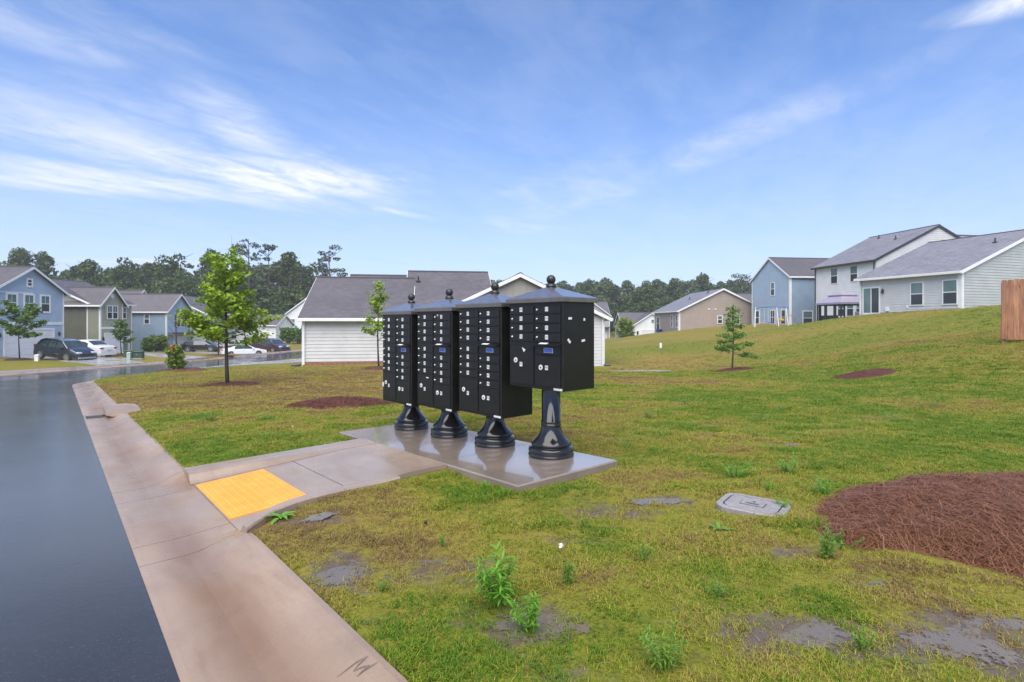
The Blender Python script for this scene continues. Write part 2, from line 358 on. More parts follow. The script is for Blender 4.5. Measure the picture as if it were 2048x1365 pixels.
def lawn_mat():
    m, t, b = new_mat('lawn'); geo = t.nodes.new('ShaderNodeNewGeometry'); P = geo.outputs['Position']
    at = t.nodes.new('ShaderNodeAttribute'); at.attribute_name = 'dry'; mu = t.nodes.new('ShaderNodeAttribute'); mu.attribute_name = 'mud'
    d = math_node('ADD', at.outputs['Fac'], math_node('MULTIPLY', math_node('SUBTRACT', noise(P, 2.2, 6, 0.65, tree=t), 0.5, tree=t), 1.0, tree=t), tree=t, clamp=True)
    c = mix_col(d, GREEN, DRY, t)
    c = mix_col(math_node('MULTIPLY', ramp(noise(mapping(P, (3, 1, 0), tree=t), 0.9, 6, 0.7, tree=t), 0.52, 0.72, t), 0.55, tree=t), c, (0.085, 0.125, 0.016), t)
    c = mix_col(math_node('MULTIPLY', ramp(noise(mapping(P, (8, 4, 0), tree=t), 9, 6, 0.75, tree=t), 0.46, 0.70, t), 0.65, tree=t), c, (0.085, 0.064, 0.026), t)
    c = mix_col(math_node('MULTIPLY', ramp(noise(mapping(P, (1, 4, 0), tree=t), 55, 3, 0.7, tree=t), 0.5, 0.7, t), 0.6, tree=t), c, (0.06, 0.055, 0.018), t)
    k = math_node('ADD', mu.outputs['Fac'], math_node('MULTIPLY', math_node('SUBTRACT', noise(P, 9, 6, 0.75, tree=t), 0.5, tree=t), 1.3, tree=t), tree=t)
    k = ramp(k, 0.40, 0.68, t)
    soil = mix_col(noise(P, 12, 5, 0.7, tree=t), (0.046, 0.032, 0.022), (0.175, 0.128, 0.092), t)
    t.links.new(mix_col(k, c, soil, t), b.inputs['Base Color'])
    t.links.new(math_node('SUBTRACT', 0.8, math_node('MULTIPLY', k, 0.4, tree=t), tree=t), b.inputs['Roughness']); t.links.new(math_node('ADD', 0.08, math_node('MULTIPLY', k, 0.35, tree=t), tree=t), b.inputs['Specular IOR Level'])
    bn = t.nodes.new('ShaderNodeBump'); bn.inputs['Strength'].default_value = 0.6; bn.inputs['Distance'].default_value = 0.02
    t.links.new(noise(P, 28, 5, 0.7, tree=t), bn.inputs['Height']); t.links.new(bn.outputs[0], b.inputs['Normal'])
lawn_mat()
def water_mat():
    """rain water over mud: smooth film that breaks up into the soil towards its rim"""
    m, t, b = new_mat('rain_water'); b.inputs['Base Color'].default_value = (0.175, 0.145, 0.115, 1); b.inputs['Roughness'].default_value = 0.06; b.inputs['Specular IOR Level'].default_value = 0.4  # muddy brown, lightened: pale sky reflection put into the colour
    geo = t.nodes.new('ShaderNodeNewGeometry'); P = geo.outputs['Position']; bn = t.nodes.new('ShaderNodeBump'); bn.inputs['Strength'].default_value = 0.06; bn.inputs['Distance'].default_value = 0.004
    t.links.new(noise(P, 35, 2, tree=t), bn.inputs['Height']); t.links.new(bn.outputs[0], b.inputs['Normal'])
    at = t.nodes.new('ShaderNodeAttribute'); at.attribute_name = 'core'
    k = math_node('ADD', at.outputs['Fac'], math_node('MULTIPLY', math_node('SUBTRACT', noise(P, 16, 6, 0.78, tree=t), 0.5, tree=t), 2.6, tree=t), tree=t)
    t.links.new(math_node('MULTIPLY', ramp(k, 0.40, 0.60, t), 0.82, tree=t), b.inputs['Alpha'])
water_mat()
pmat('tactile', (0.80, 0.335, 0.028), 0.38, 0.10, 5.0, spec=0.5)
pmat('opening_shade', (0.012, 0.011, 0.010), 0.6)
pmat('cast_iron', (0.06, 0.055, 0.05), 0.4, 0.2)
pmat('scratch', (0.12, 0.09, 0.07), 0.7)

# ------------------------------------------------------------------ lawn
BLOBS = [(-1.45, 3.95, .42, .16, 1.0), (-1.0, 3.1, .55, .45, .75), (-.35, 3.1, .5, .35, .8), (-.05, 2.55, .6, .4, .7), (.75, 4.1, .55, .35, .8), (-.75, 2.5, .4, .35, .5),
         (1.3, 2.45, .8, .35, .85), (2.2, 2.35, 1.0, .4, .95), (1.9, 2.9, .5, .3, .5), (1.15, 4.3, .45, .2, .9), (.25, 2.1, .4, .25, .6), (1.7, 3.3, .5, .2, .6), (.35, 3.55, .6, .2, .55),
         (3.2, 6.4, .5, .2, .7), (4.4, 7.3, .7, .2, .6), (2.1, 5.9, .4, .15, .6), (-2.2, 8.9, .35, .25, .7), (5.8, 8.6, .8, .3, .7), (1.0, 5.95, .3, .15, .6)]
def mud_of(x, y):
    m = np.clip((smooth_noise(x, y, 1.3, 5, 4) - .62) * 2.0, 0, 1) * np.clip(1.25 - np.hypot(x, y - 2) / 9, 0, 1)
    for bx, by, rx, ry, a in BLOBS:
        m = np.maximum(m, .86 * a * (.55 + .9 * smooth_noise(x, y, 5.0, 91, 3)) * np.exp(-(((x - bx) / rx) ** 2 + ((y - by) / ry) ** 2) * 1.1))
    return np.clip(m, 0, 1)
def dry_of(x, y):
    d = (smooth_noise(x, y, .22, 11, 4) - .5) * 1.7 + (smooth_noise(x, y, .05, 12, 3) - .5) * .9 + .40
    d = d + .55 * np.exp(-(((x + 8) / 9) ** 2 + ((y - 19) / 7) ** 2)) + .3 * np.exp(-(((x - 8) / 5) ** 2 + ((y - 34) / 7) ** 2)) - .45 * np.exp(-(((x - 7) / 6) ** 2 + ((y - 11) / 4) ** 2))
    d = d - .5 * np.exp(-(((x + 3.4) / 1.6) ** 2 + ((y - 6.6) / 1.0) ** 2)) + .25 * np.exp(-((x / 1.4) ** 2 + ((y - 3.6) / 1.2) ** 2)) - .35 * np.exp(-(((x - 14) / 5) ** 2 + ((y - 18) / 7) ** 2))
    return np.clip(d, 0, 1)
def walk_rel(t): return np.interp(t, [-1.94, -1.32, -.4, 0.01], [-.122, -.075, -.008, .0])
def walk_right(t): return float(np.interp(t, [-1.94, -1.8, -1.65, -1.45, -1.2, -.6, 0], [.55, .72, .86, .95, .985, .98, .96]))
def growing(a, b, step, rate):
    out = [a]
    while out[-1] < b: out.append(out[-1] + step); step *= rate
    return out
def lawn():
    xs = list(np.arange(-8, 6.01, .1)); xr = growing(6.1, 225, .12, 1.04); xl = [-q for q in growing(8.1, 225, .12, 1.04)]
    xs = sorted(set(np.round(xs + xr + xl + [KX_CROSS + .58, KX_CROSS + .61, FAR_X - .61, FAR_X - .58], 4)))
    xs = [a for i, a in enumerate(xs) if i == 0 or a - xs[i - 1] > .02]
    ys = list(np.arange(.6, 12.01, .1)) + growing(12.1, 225, .12, 1.035); ys = [-4, -2, -.5] + ys
    X, Y = np.meshgrid(np.array(xs), np.array(ys)); Z = land_z(X, Y)
    near = np.clip(1.6 - np.hypot(X, Y) / 14, 0, 1)
    Z += (smooth_noise(X, Y, 2.6, 21, 5) - .5) * .07 * near + (smooth_noise(X, Y, .35, 22, 3) - .5) * .12 * np.clip(Y / 12, 0, 1) * np.clip((90 - Y) / 20, 0, 1)
    mud = mud_of(X, Y); Z -= mud * .012
    s, t = st_of(X, Y)
    # under the road, the walk and the slab the ground is cut away
    d = np.full(X.shape, 50.0); sel = (np.abs(Y) < 80) & (X > -40) & (X < 8)
    d[sel] = seg_dist(X[sel], Y[sel], KERB)
    road = (d < .59) & (X > FAR_X - .59) & (Y < 74.5)
    Z[road] -= .35
    s = s - .11
    flare = (s > np.vectorize(walk_right)(t) - .06) & (s < 2.6) & (t > -2.2) & (t < -1.0)
    walk = flare | ((s > 1.0) & (s < 2.62) & (t > -2.2) & (t < .1)); Z[walk] -= .22; s = s + .11
    slab = (s > .08) & (s < 3.67) & (t > .08) & (t < 1.22); Z[slab] -= .15
    ny, nx = X.shape; i = np.arange(nx * ny).reshape(ny, nx)
    Fq = np.stack([i[:-1, :-1], i[:-1, 1:], i[1:, 1:], i[1:, :-1]], -1).reshape(-1, 4)
    me = np_mesh('lawn', np.c_[X.ravel(), Y.ravel(), Z.ravel()], Fq, 'lawn', smooth=True)
    for nm, val in (('mud', mud), ('dry', dry_of(X, Y))):
        a = me.attributes.new(nm, 'FLOAT', 'POINT'); a.data.foreach_set('value', val.ravel().astype(np.float32))
    tag(obj('lawn', me), 'sloping rain-soaked lawn with bare muddy patches and dry yellow grass', kind='structure')
lawn()

# ------------------------------------------------------------------ road
def road():
    V = []; rows = []; P = KERB
    T = np.gradient(P, axis=0); T /= np.linalg.norm(T, axis=1)[:, None]
    for (x, y), (tx, ty) in zip(P, T):
        lx, ly = -ty, tx                      # towards the left of travel
        far = (FAR_X - x) / lx
        row = []
        for u in np.r_[np.linspace(0, min(far, 6), 8), np.linspace(min(far, 6), far, 6)[1:]]:
            px, py = x + lx * u, y + ly * u
            crown = .05 * math.sin(math.pi * min(1, u / 8.5))
            row.append(len(V)); V.append((px, py, float(road_z(px, py)) + crown - .004 + random.uniform(-.001, .001)))
        rows.append(row)
    Fq = [(a[k], a[k + 1], b[k + 1], b[k]) for a, b in zip(rows[:-1], rows[1:]) for k in range(len(a) - 1)]
    me = np_mesh('road', V, [q[::-1] for q in Fq], 'asphalt', smooth=True)
    tag(obj('road', me), 'wet black asphalt road mirroring sky and houses', kind='structure')
road()

# ------------------------------------------------------------------ kerb and gutter, panel by panel
def sstep(a, b, x): x = min(1, max(0, (x - a) / (b - a))); return x * x * (3 - 2 * x)
def kerb_profile(s, straight=True):
    b = 1.0
    if straight: b = 1 - sstep(.46, .96, s) + sstep(2.61, 3.03, s)
    full = [(0, .0), (.03, .004), (.27, .004), (.36, .022), (.45, .07), (.53, .105), (.59, .117), (.62, .114)]
    flat = [(0, .0), (.03, .004), (.27, .006), (.36, .012), (.45, .02), (.53, .027), (.59, .032), (.62, .035)]
    return [(o, f * b + g * (1 - b)) for (o, f), (_, g) in zip(full, flat)]
def kerb_panels(root, path, joints, s0, straight):
    cum = np.r_[0, np.cumsum(np.hypot(*np.diff(path, axis=0).T))] + s0
    at = lambda s: (np.interp(s, cum, path[:, 0]), np.interp(s, cum, path[:, 1]))
    for a, b in zip(joints[:-1], joints[1:]):
        n = max(2, int((b - a) / (.08 if straight and b < 6 else .35))); rings = []
        for s in np.linspace(a + .004, b - .004, n):
            x, y = at(s); x1, y1 = at(s + .05); x0, y0 = at(s - .05); tx, ty = x1 - x0, y1 - y0; l = math.hypot(tx, ty) or 1; rx, ry = ty / l, -tx / l
            z = float(road_z(x, y)); pr = kerb_profile(s, straight)
            pts = [(x + rx * o, y + ry * o, z + h) for o, h in pr]
            o = pr[-1][0]
            pts += [(x + rx * o, y + ry * o, z - .22), (x, y, z - .22)]; rings.append(pts)
        MB().loft(rings).build('gutter_panel', 'gutter_concrete', root, smooth=False, fixn=True)
kr = thing('kerb', None, None); tag(kr, 'pinkish concrete kerb and gutter along the wet road', kind='structure')
KLEN = float(np.hypot(*np.diff(KERB, axis=0).T).sum()) - 9
kerb_panels(kr, KERB, [-8.8, -5.9, -2.6, .71, 1.11, 2.47, 2.95, 5.1, 8.3, 11.7] + list(np.arange(14.7, KLEN - .5, 3.0)), -9.0, True)
fk = thing('kerb', None, None); tag(fk, 'far concrete kerb in front of the left houses', kind='structure')
FARK = np.array([(FAR_X, y) for y in np.arange(74, 4, -.5)])
kerb_panels(fk, FARK, list(np.arange(0, 66, 3.0)), 0.0, False)

# street inlet: gutter trench and kerb throat are blocks, their shade painted dark
def inlet():
    s, t = 10.0, -2.2; x, y = xy_of(s, t); z = float(road_z(x, y))
    r = thing('storm_drain', 'dark storm drain inlet in the gutter with raised concrete throat', 'drain', (x, y, z), math.atan2(D1[1], D1[0]) - math.pi / 2)
    # local x = d2 (towards lawn), y = d1
    MB().bbox((-.32, -.17, -.004), (.34, .19, .012), .004).build('pit', 'opening_shade', r)
    for k in range(5):
        MB().bbox((-.30, -.15 + k * .075, .006), (.32, -.128 + k * .075, .020), .003).build('grate_bar', 'cast_iron', r)
    MB().bbox((.0, -.42, .004), (.09, .42, .098), .012).build('throat', 'opening_shade', r)
    rings = []
    for yv, q in ((-.80, 0), (-.62, .75), (-.45, 1), (0, 1.08), (.45, 1), (.62, .75), (.80, 0)):
        top = .118 + .05 * q; f = .05 - .10 * q
        rings.append([(f + .10, yv, .06), (f, yv, .095 + .004 * q), (f + .02, yv, top - .014), (f + .10, yv, top), (.34, yv, top + .004), (.42 + .10 * q, yv, top - .02), (.44 + .12 * q, yv, .0)])
    MB().loft(rings).build('hood', 'gutter_concrete', r, smooth=False, fixn=True)
inlet()

# scratched letter in the near gutter panel
def scratch_w():
    cx_, cy_ = -1.02, 2.02
    r = thing('scratched_letter', 'letter W scratched into the concrete gutter', 'marking', (0, 0, 0))
    pts = [(690, 1336), (757, 1302), (712, 1340), (745, 1332), (735, 1343)]
    w = [(-.42, -.02), (.06, .11), (-.13, -.02), (.16, -.0), (-.02, -.085), (.30, .02)]
    s0, t0 = st_of(-.60, 2.145)
    def P(a, b):
        x, y = -.60 + a * .22 - .0, 2.145 + b * .50; s, t = st_of(x, y); o = t + 2.55
        pr = kerb_profile(s); h = np.interp(o, [q[0] for q in pr], [q[1] for q in pr]); return Vector((x, y, float(road_z(x, y)) + h + .005))
    for p, q in zip(w[:-1], w[1:]):
        k = np.linspace(0, 1, 7); c = [P(p[0] + (q[0] - p[0]) * u, p[1] + (q[1] - p[1]) * u) for u in k]; d = c[-1] - c[0]; n = Vector((-d.y, d.x, 0)).normalized()
        vs = []
        for u, v in zip(k, c): wd = .0008 + .0016 * math.sin(math.pi * u); vs += [v - n * wd, v + n * wd]
        MB().add(vs, [(2 * i, 2 * i + 2, 2 * i + 3, 2 * i + 1) for i in range(6)]).build('stroke', 'scratch', r, fixn=True)
scratch_w()

# ------------------------------------------------------------------ mailbox slab, walk, tactile plate
def sz(s): return -.035 * s
def slab():
    r = thing('mailbox_slab', None, None); tag(r, 'wet grey concrete slab under the mailboxes', kind='structure')
    js = [0, 1.25, 2.5, 3.75]
    for a, b in zip(js[:-1], js[1:]):
        m = MB(); c = .012; a2, b2 = a + .003 * (a > 0), b - .003 * (b < 3.75)
        def ring(z, i): return [(*xy_of(a2 + i * (a == 0), i), sz(a2) + z), (*xy_of(b2 - i * (b == 3.75), i), sz(b2) + z), (*xy_of(b2 - i * (b == 3.75), 1.3 - i), sz(b2) + z), (*xy_of(a2 + i * (a == 0), 1.3 - i), sz(a2) + z)]
        m.loft([ring(-.18, 0), ring(-c, 0), ring(0, c)]).build('panel', 'slab_concrete', r, fixn=True)
slab()
WS = .11
def xyw(s, t): return xy_of(s + WS, t)
def walkway():
    r = thing('walkway', None, None); tag(r, 'short concrete walk from kerb to mailbox slab', kind='structure')
    def strip(name, ta, tb, mat, lift=0):
        rows = []
        for t in np.linspace(ta, tb, 14):
            rows.append([(*xyw(s, t), sz(s) + float(walk_rel(t)) + lift) for s in np.linspace(walk_right(t), 2.50, 12)])
        m = MB().loft(rows, closed=False, caps=False)
        side = [[p[0], (p[0][0], p[0][1], p[0][2] - .15)] for p in rows]
        m.loft(side, closed=False, caps=False)
        m.build(name, mat, r, fixn=True)
    strip('panel', -1.935, -1.0, 'walk_concrete'); strip('panel', -.994, -.006, 'walk_concrete')
    rows = []
    for t in np.linspace(-1.96, -.02, 16):                       # kerb on the far side of the walk
        h0 = float(walk_rel(t)); top = max(h0 + .014, -.022 + .02 * (t + 2))
        rows.append([(*xyw(s, t), sz(s) + h) for s, h in ((2.47, h0 - .1), (2.47, h0 + .004), (2.50, h0 + (top - h0) * .25), (2.555, h0 + (top - h0) * .80), (2.60, top - .004), (2.66, top), (2.84, top), (2.86, top - .01), (2.86, top - .2))])
    MB().loft(rows).build('side_kerb', 'walk_concrete', r, fixn=True)
    rows = []
    for t in np.linspace(-1.95, -.55, 16):                       # flared kerb on the near side
        h0 = float(walk_rel(t)); k = sstep(-.7, -1.9, t) if t < -.7 else 0; k = min(1, max(0, (-.7 - t) / 1.2)); top = h0 + .006 + k * .085; s0 = walk_right(t)
        rows.append([(*xyw(s, t), sz(s) + h) for s, h in ((s0 + .13, h0 - .08), (s0 + .13, h0 + .003), (s0 + .07, h0 + (top - h0) * .6), (s0 + .02, top), (s0 - .07, top), (s0 - .085, top - .012), (s0 - .085, top - .2))])
    MB().loft(rows).build('side_kerb', 'walk_concrete', r, fixn=True)
walkway()
def tactile():
    s0, s1, t0, t1 = 1.06, 2.40, -1.925, -1.315
    r = thing('tactile_plate', 'bright yellow-orange tactile paving plate at the kerb ramp', 'tactile paving')
    P = lambda s, t, h: (*xyw(s, t), sz(s) + float(walk_rel(t)) + h)
    rows = [[P(s, t, .006) for s in np.linspace(s0, s1, 3)] for t in np.linspace(t0, t1, 6)]
    m = MB().loft(rows, closed=False, caps=False)
    for a, b in (((s0, t0), (s1, t0)), ((s1, t0), (s1, t1)), ((s1, t1), (s0, t1)), ((s0, t1), (s0, t0))): m.add([P(*a, .006), P(*b, .006), P(*b, -.02), P(*a, -.02)], [(0, 1, 2, 3)])
    m.build('plate', 'tactile', r, fixn=True)
    m = MB()
    for s in np.arange(s0 + .035, s1 - .02, .06):
        for t in np.arange(t0 + .035, t1 - .02, .06):
            c = [P(s + .012 * math.cos(a), t + .012 * math.sin(a), .0062) for a in np.arange(6) * math.pi / 3]; d = [P(s + .007 * math.cos(a), t + .007 * math.sin(a), .0105) for a in np.arange(6) * math.pi / 3]
            m.loft([c, d])
    tag(m.build('domes', 'tactile', r), kind='stuff')
tactile()

# ------------------------------------------------------------------ driveways and far walks, draped on the land
def drape(name, label, left, right, n=24, dz=.03, mat='drive_concrete'):
    L_, R_ = np.array(left, float), np.array(right, float)
    def res(p):
        c = np.r_[0, np.cumsum(np.hypot(*np.diff(p, axis=0).T))]; q = np.linspace(0, c[-1], n); return np.c_[np.interp(q, c, p[:, 0]), np.interp(q, c, p[:, 1])]
    L_, R_ = res(L_), res(R_); rings = []
    for a, b in zip(L_, R_):
        pts = [a + (b - a) * k for k in np.linspace(0, 1, 6)]
        top = [(p[0], p[1], lz(*p) + dz) for p in pts]
        rings.append(top + [(top[-1][0], top[-1][1], top[-1][2] - .3), (top[0][0], top[0][1], top[0][2] - .3)])
    o = MB().loft(rings).build(name, mat, None, fixn=True); tag(o, label, kind='structure')
drape('driveway', 'wet concrete driveway of the blue garage house', [(-42.5, 44.9), (-36, 42.6), (-30, 38.2), (FAR_X - .5, 34.6)], [(-42.5, 50.2), (-37, 48.2), (-30.5, 43.0), (FAR_X - .5, 39.2)])
drape('driveway', 'concrete driveway of the olive house', [(-43.9, 58.2), (-36, 51.5), (FAR_X - .5, 44.0)], [(-43.9, 61.2), (-35, 54.3), (FAR_X - .5, 47.0)])
drape('driveway', 'concrete driveway of the blue house beside the olive house', [(-44.2, 70), (-34, 62), (FAR_X - .5, 54)], [(-44.2, 74), (-34, 66), (FAR_X - .5, 57.5)])
drape('driveway', 'grey concrete driveway leading to the white garage', [(KX_CROSS + .55, 27.6), (-14.9, 32.0), (-13.0, 33.5), (-11.9, 33.7)], [(KX_CROSS + .55, 34.6), (-15.6, 39.5), (-14.0, 40.5), (-11.2, 40)])
drape('pavement', 'pale concrete pavement along the far kerb', [(FAR_X - .66, 6), (FAR_X - .66, 30), (FAR_X - .66, 34)], [(FAR_X - 3.4, 6), (FAR_X - 3.0, 26), (FAR_X - 1.2, 34)])
# puddles: sheets of rain water that the bumps of the lawn break through
def puddle(x, y, rx, ry, dz, label, rot=0.0):
    n = 26; c = MB(); pts = []
    for k in range(n):
        a = 2 * math.pi * k / n; q = .75 + .5 * float(smooth_noise(3 * math.cos(a) + x * 5, 3 * math.sin(a) + y * 5, .8, 31, 2))
        u, v = rx * q * math.cos(a), ry * q * math.sin(a); pts.append((x + u * math.cos(rot) - v * math.sin(rot), y + u * math.sin(rot) + v * math.cos(rot)))
    mid = [((p[0] + x) / 2, (p[1] + y) / 2) for p in pts]
    vs = [(p[0], p[1], lz(*p) + dz) for p in pts] + [(p[0], p[1], lz(*p) + dz) for p in mid] + [(x, y, lz(x, y) + dz)]
    fs = [(k, (k + 1) % n, n + (k + 1) % n, n + k) for k in range(n)] + [(n + k, n + (k + 1) % n, 2 * n) for k in range(n)]
    o = c.add(vs, fs).build('puddle', 'rain_water', None, smooth=True); q_ = o.data.attributes.new('core', 'FLOAT', 'POINT'); q_.data.foreach_set('value', [0.0] * n + [.62] * n + [.9]); tag(o, label, kind='structure')
puddle(-1.42, 4.02, 0.254, 0.102, -0.002, 'puddle beside the curved walk kerb', .9)
puddle(1.15, 4.28, 0.344, 0.122, -0.006, 'puddle on bare ground in front of the slab corner')
puddle(2.15, 2.38, 0.710, 0.245, -0.008, 'broad puddle in the mud below the straw bed', .15)
puddle(1.25, 2.45, 0.486, 0.204, -0.010, 'shallow puddle in the muddy lawn left of the broad one')
puddle(1.9, 2.95, 0.261, 0.122, -0.008, 'small puddle by the straw bed edge')
puddle(-.4, 3.12, 0.374, 0.204, -0.012, 'thin film of water on bare soil behind the weeds')
puddle(-.95, 3.05, 0.269, 0.218, -0.012, 'thin film of water on bare soil near the kerb')
puddle(3.2, 6.4, 0.337, 0.095, -0.004, 'thin puddle behind the meter box'); puddle(-2.2, 8.9, 0.209, 0.122, -0.002, 'small puddle near the mulch bed')
puddle(1.66, 3.42, 0.150, 0.054, -0.002, 'tiny puddle at the straw edge'); puddle(0.1, 2.5, 0.337, 0.170, -0.012, 'thin film of water under the weeds')
drape('flume', 'pale concrete drainage strip in the lawn', [(4.6, 25.35), (6.2, 25.0), (6.9, 24.3)], [(4.6, 25.5), (6.2, 25.7), (7.2, 24.5)], 10, .02)
# ------------------------------------------------------------------ cluster mailboxes
pmat('mail_black', (0.0105, 0.010, 0.009), 0.36, 0.25, 9, spec=0.38, rvar=0.06)
pmat('mail_cap', (0.10, 0.093, 0.093), 0.36, 0.2, 12, spec=1.0, rvar=0.06, coat=0.6)  # black caps paled: sky sheen on wet metal put into the base colour
MATS['mail_cap'].node_tree.nodes['Principled BSDF'].inputs['Coat IOR'].default_value = 1.5; MATS['mail_cap'].node_tree.nodes['Principled BSDF'].inputs['Coat Weight'].default_value = 1.0
pmat('mail_finial', (0.022, 0.021, 0.022), 0.34, 0.2, 20)
pmat('mail_gloss', (0.014, 0.014, 0.014), 0.12, 0.15, 20, spec=0.6)
pmat('sticker_white', (0.72, 0.72, 0.70), 0.5, 0.06, 40)
pmat('lock_chrome', (0.75, 0.73, 0.66), 0.25, 0.1, 40, metallic=0.8)
pmat('label_blue', (0.05, 0.13, 0.50), 0.4, 0.1, 30)
pmat('print_black', (0.02, 0.02, 0.02), 0.6)
pmat('sticker_tan', (0.45, 0.40, 0.28), 0.6)
_txt = {}
def text_mesh(s, size):
    if (s, size) not in _txt:
        cu = bpy.data.curves.new('txt', 'FONT'); cu.body = s; cu.size = size; cu.align_x = 'CENTER'; cu.align_y = 'CENTER'; cu.resolution_u = 2
        o = bpy.data.objects.new('txt', cu); COL.objects.link(o)
        me = bpy.data.meshes.new_from_object(o.evaluated_get(bpy.context.evaluated_depsgraph_get())); bpy.data.objects.remove(o); bpy.data.curves.remove(cu)
        me.name = 'digits'; me.materials.clear(); me.materials.append(MATS['print_black']); _txt[(s, size)] = me
    return _txt[(s, size)]
def shared(key, fn, mat, smooth=False, _c={}):
    if key not in _c: me = fn().mesh(str(key[0]), smooth); me.materials.append(MATS[mat]); _c[key] = me
    return _c[key]
W_, DEP, TOPZ = .775, .47, 1.585
def mailbox(label, s_c, t_c, tall, nums, parcels, extras):
    x, y = xy_of(s_c, t_c - .048 * (s_c - S0) / SP)
    r = thing('cluster_mailbox', label, 'mailbox', (x, y, sz(s_c)), math.atan2(-D1[1], -D1[0]) + R(1.8), 'cluster mailboxes on the slab')
    zc0 = .37 if tall else .715; hw = W_ / 2; yf = -DEP / 2          # local x to the right of the face, -y out of the face
    MB().bbox((-hw, yf, zc0), (hw, -yf, TOPZ + .01), .006).build('cabinet', 'mail_black', r)
    # pyramid cap
    o = .028; cap = MB()
    ring = lambda k, z: [(-hw - k, yf - k, z), (hw + k, yf - k, z), (hw + k, -yf + k, z), (-hw - k, -yf + k, z)]
    cap.loft([ring(o - .012, TOPZ - .002), ring(o, TOPZ + .002), ring(o + .002, TOPZ + .04), ring(o - .004, TOPZ + .05), [(-.045, -.045, TOPZ + .165), (.045, -.045, TOPZ + .165), (.045, .045, TOPZ + .165), (-.045, .045, TOPZ + .165)]])
    c = cap.build('cap', 'mail_cap', r, fixn=True)
    prof = [(.0, TOPZ + .15), (.046, TOPZ + .15), (.048, TOPZ + .168), (.056, TOPZ + .173), (.056, TOPZ + .180), (.044, TOPZ + .186), (.046, TOPZ + .197), (.040, TOPZ + .203)]
    prof += [(.049 * math.cos(a), TOPZ + .247 + .049 * math.sin(a)) for a in np.linspace(-1.1, 1.57, 12)]
    MB().lathe(prof, 20, caps=False).build('finial', 'mail_finial', c, smooth=True)
    prof = [(.0, 0), (.228, .0), (.238, .008), (.238, .028), (.228, .036), (.232, .044), (.236, .06), (.234, .085), (.222, .098), (.196, .102), (.192, .112), (.206, .118), (.208, .134), (.198, .148), (.172, .172), (.146, .200), (.126, .232), (.112, .268), (.104, .30), (.101, .318), (.107, .322), (.107, .330), (.101, .334), (.101, .350), (.107, .354), (.107, .361), (.098, .366), (.098, zc0 + .01)]
    MB().lathe(prof, 28, caps=False).build('pedestal', 'mail_gloss', r, smooth=True)
    col = [(-hw + .028, -.012), (.012, hw - .028)]
    def door(ci, z1, z0, text, parcel=False):
        xa, xb = col[ci]; w, h = xb - xa, z1 - z0
        d = obj('parcel_door' if parcel else 'door', shared(('door', round(w, 4), round(h, 4)), lambda: MB().bbox((0, -.012, 0), (w, .004, h - .009), 0.003), 'mail_black'), None, r, (xa, yf, TOPZ - z1))
        zc = h / 2
        if parcel:
            obj('lock', shared(('parcel_lock',), lambda: MB().lathe([(.0, -.005), (.026, -.005), (.027, 0)], 20, axis='y', caps=False), 'sticker_white'), None, d, (.085, -.0125, h * .60))
            obj('key_hole', shared(('key_hole',), lambda: MB().bbox((-.009, -.006, -.010), (.010, .0, .007), .003), 'print_black'), None, d, (.085, -.0145, h * .60))
            px, pz = .165, h * (.60 if ci else .5)
        else:
            obj('lock', shared(('lock',), lambda: MB().lathe([(.0, -.014), (.008, -.013), (.0105, -.010), (.0115, 0)], 12, axis='y', caps=False), 'lock_chrome', True), None, d, (.033, -.012, zc - .004))
            px, pz = .165, zc
        obj('number_plate', shared(('plate',), lambda: MB().bbox((-.021, -.0015, -.022), (.021, 0, .022), .0007), 'sticker_white'), None, d, (px, -.0122, pz))
        if text:
            n = obj('number', text_mesh(text, .036), None, d, (px, -.0142, pz)); n.rotation_euler = (R(90), 0, 0)
    P = .0925
    it = iter(nums)
    if tall:
        for k in range(4): door(0, .022 + k * P + P, .022 + k * P, next(it))
        for k in range(4): door(0, .428 + k * P + P, .428 + k * P, next(it))
        for k in range(4): door(1, .022 + k * P + P, .022 + k * P, next(it))
        for k in range(4): door(1, .525 + k * P + P, .525 + k * P, next(it))
        door(0, 1.175, .80, parcels[0], True); door(1, 1.175, .897, parcels[1], True)
    else:
        for k in range(4): door(0, .022 + k * P + P, .022 + k * P, next(it))
        for k in range(4): door(1, .022 + k * P + P, .022 + k * P, next(it))
        door(0, .835, .432, parcels[0], True); door(1, .835, .525, parcels[1], True)
    # doors are built downwards: z1 (lower edge) is the larger distance from the top
    xa, xb = col[1]
    ob = MB().bbox((xa, yf - .012, TOPZ - .519), (xb, yf + .004, TOPZ - .424), .0025).build('outgoing_door', 'mail_black', r)
    hd = MB().add([(xa - .01, yf - .002, TOPZ - .398), (xb + .012, yf - .002, TOPZ - .398), (xb + .012, yf - .062, TOPZ - .418), (xa - .01, yf - .062, TOPZ - .418),
                   (xa - .01, yf - .002, TOPZ - .420), (xb + .012, yf - .002, TOPZ - .420), (xb + .012, yf - .062, TOPZ - .424), (xa - .01, yf - .062, TOPZ - .424)], [(0, 3, 2, 1), (4, 5, 6, 7), (0, 1, 5, 4), (1, 2, 6, 5), (2, 3, 7, 6), (3, 0, 4, 7)]).build('slot_hood', 'mail_black', r, fixn=True)
    k = math.atan2(.02, .06)
    MB().box((-.055, -.018, 0), (.055, .018, .0015), Matrix.Translation(((xa + xb) / 2 - .03, yf - .034, TOPZ - .4078)) @ Matrix.Rotation(k, 4, 'X')).build('hood_sticker', 'sticker_white', hd)
    lx = xa + .19
    MB().bbox((lx - .062, yf - .0145, TOPZ - .500), (lx + .062, yf - .012, TOPZ - .452), .001).build('label_border', 'sticker_white', ob)
    MB().bbox((lx - .058, yf - .016, TOPZ - .497), (lx + .058, yf - .0135, TOPZ - .455), .001).build('mail_label', 'label_blue', ob)
    zb = zc0
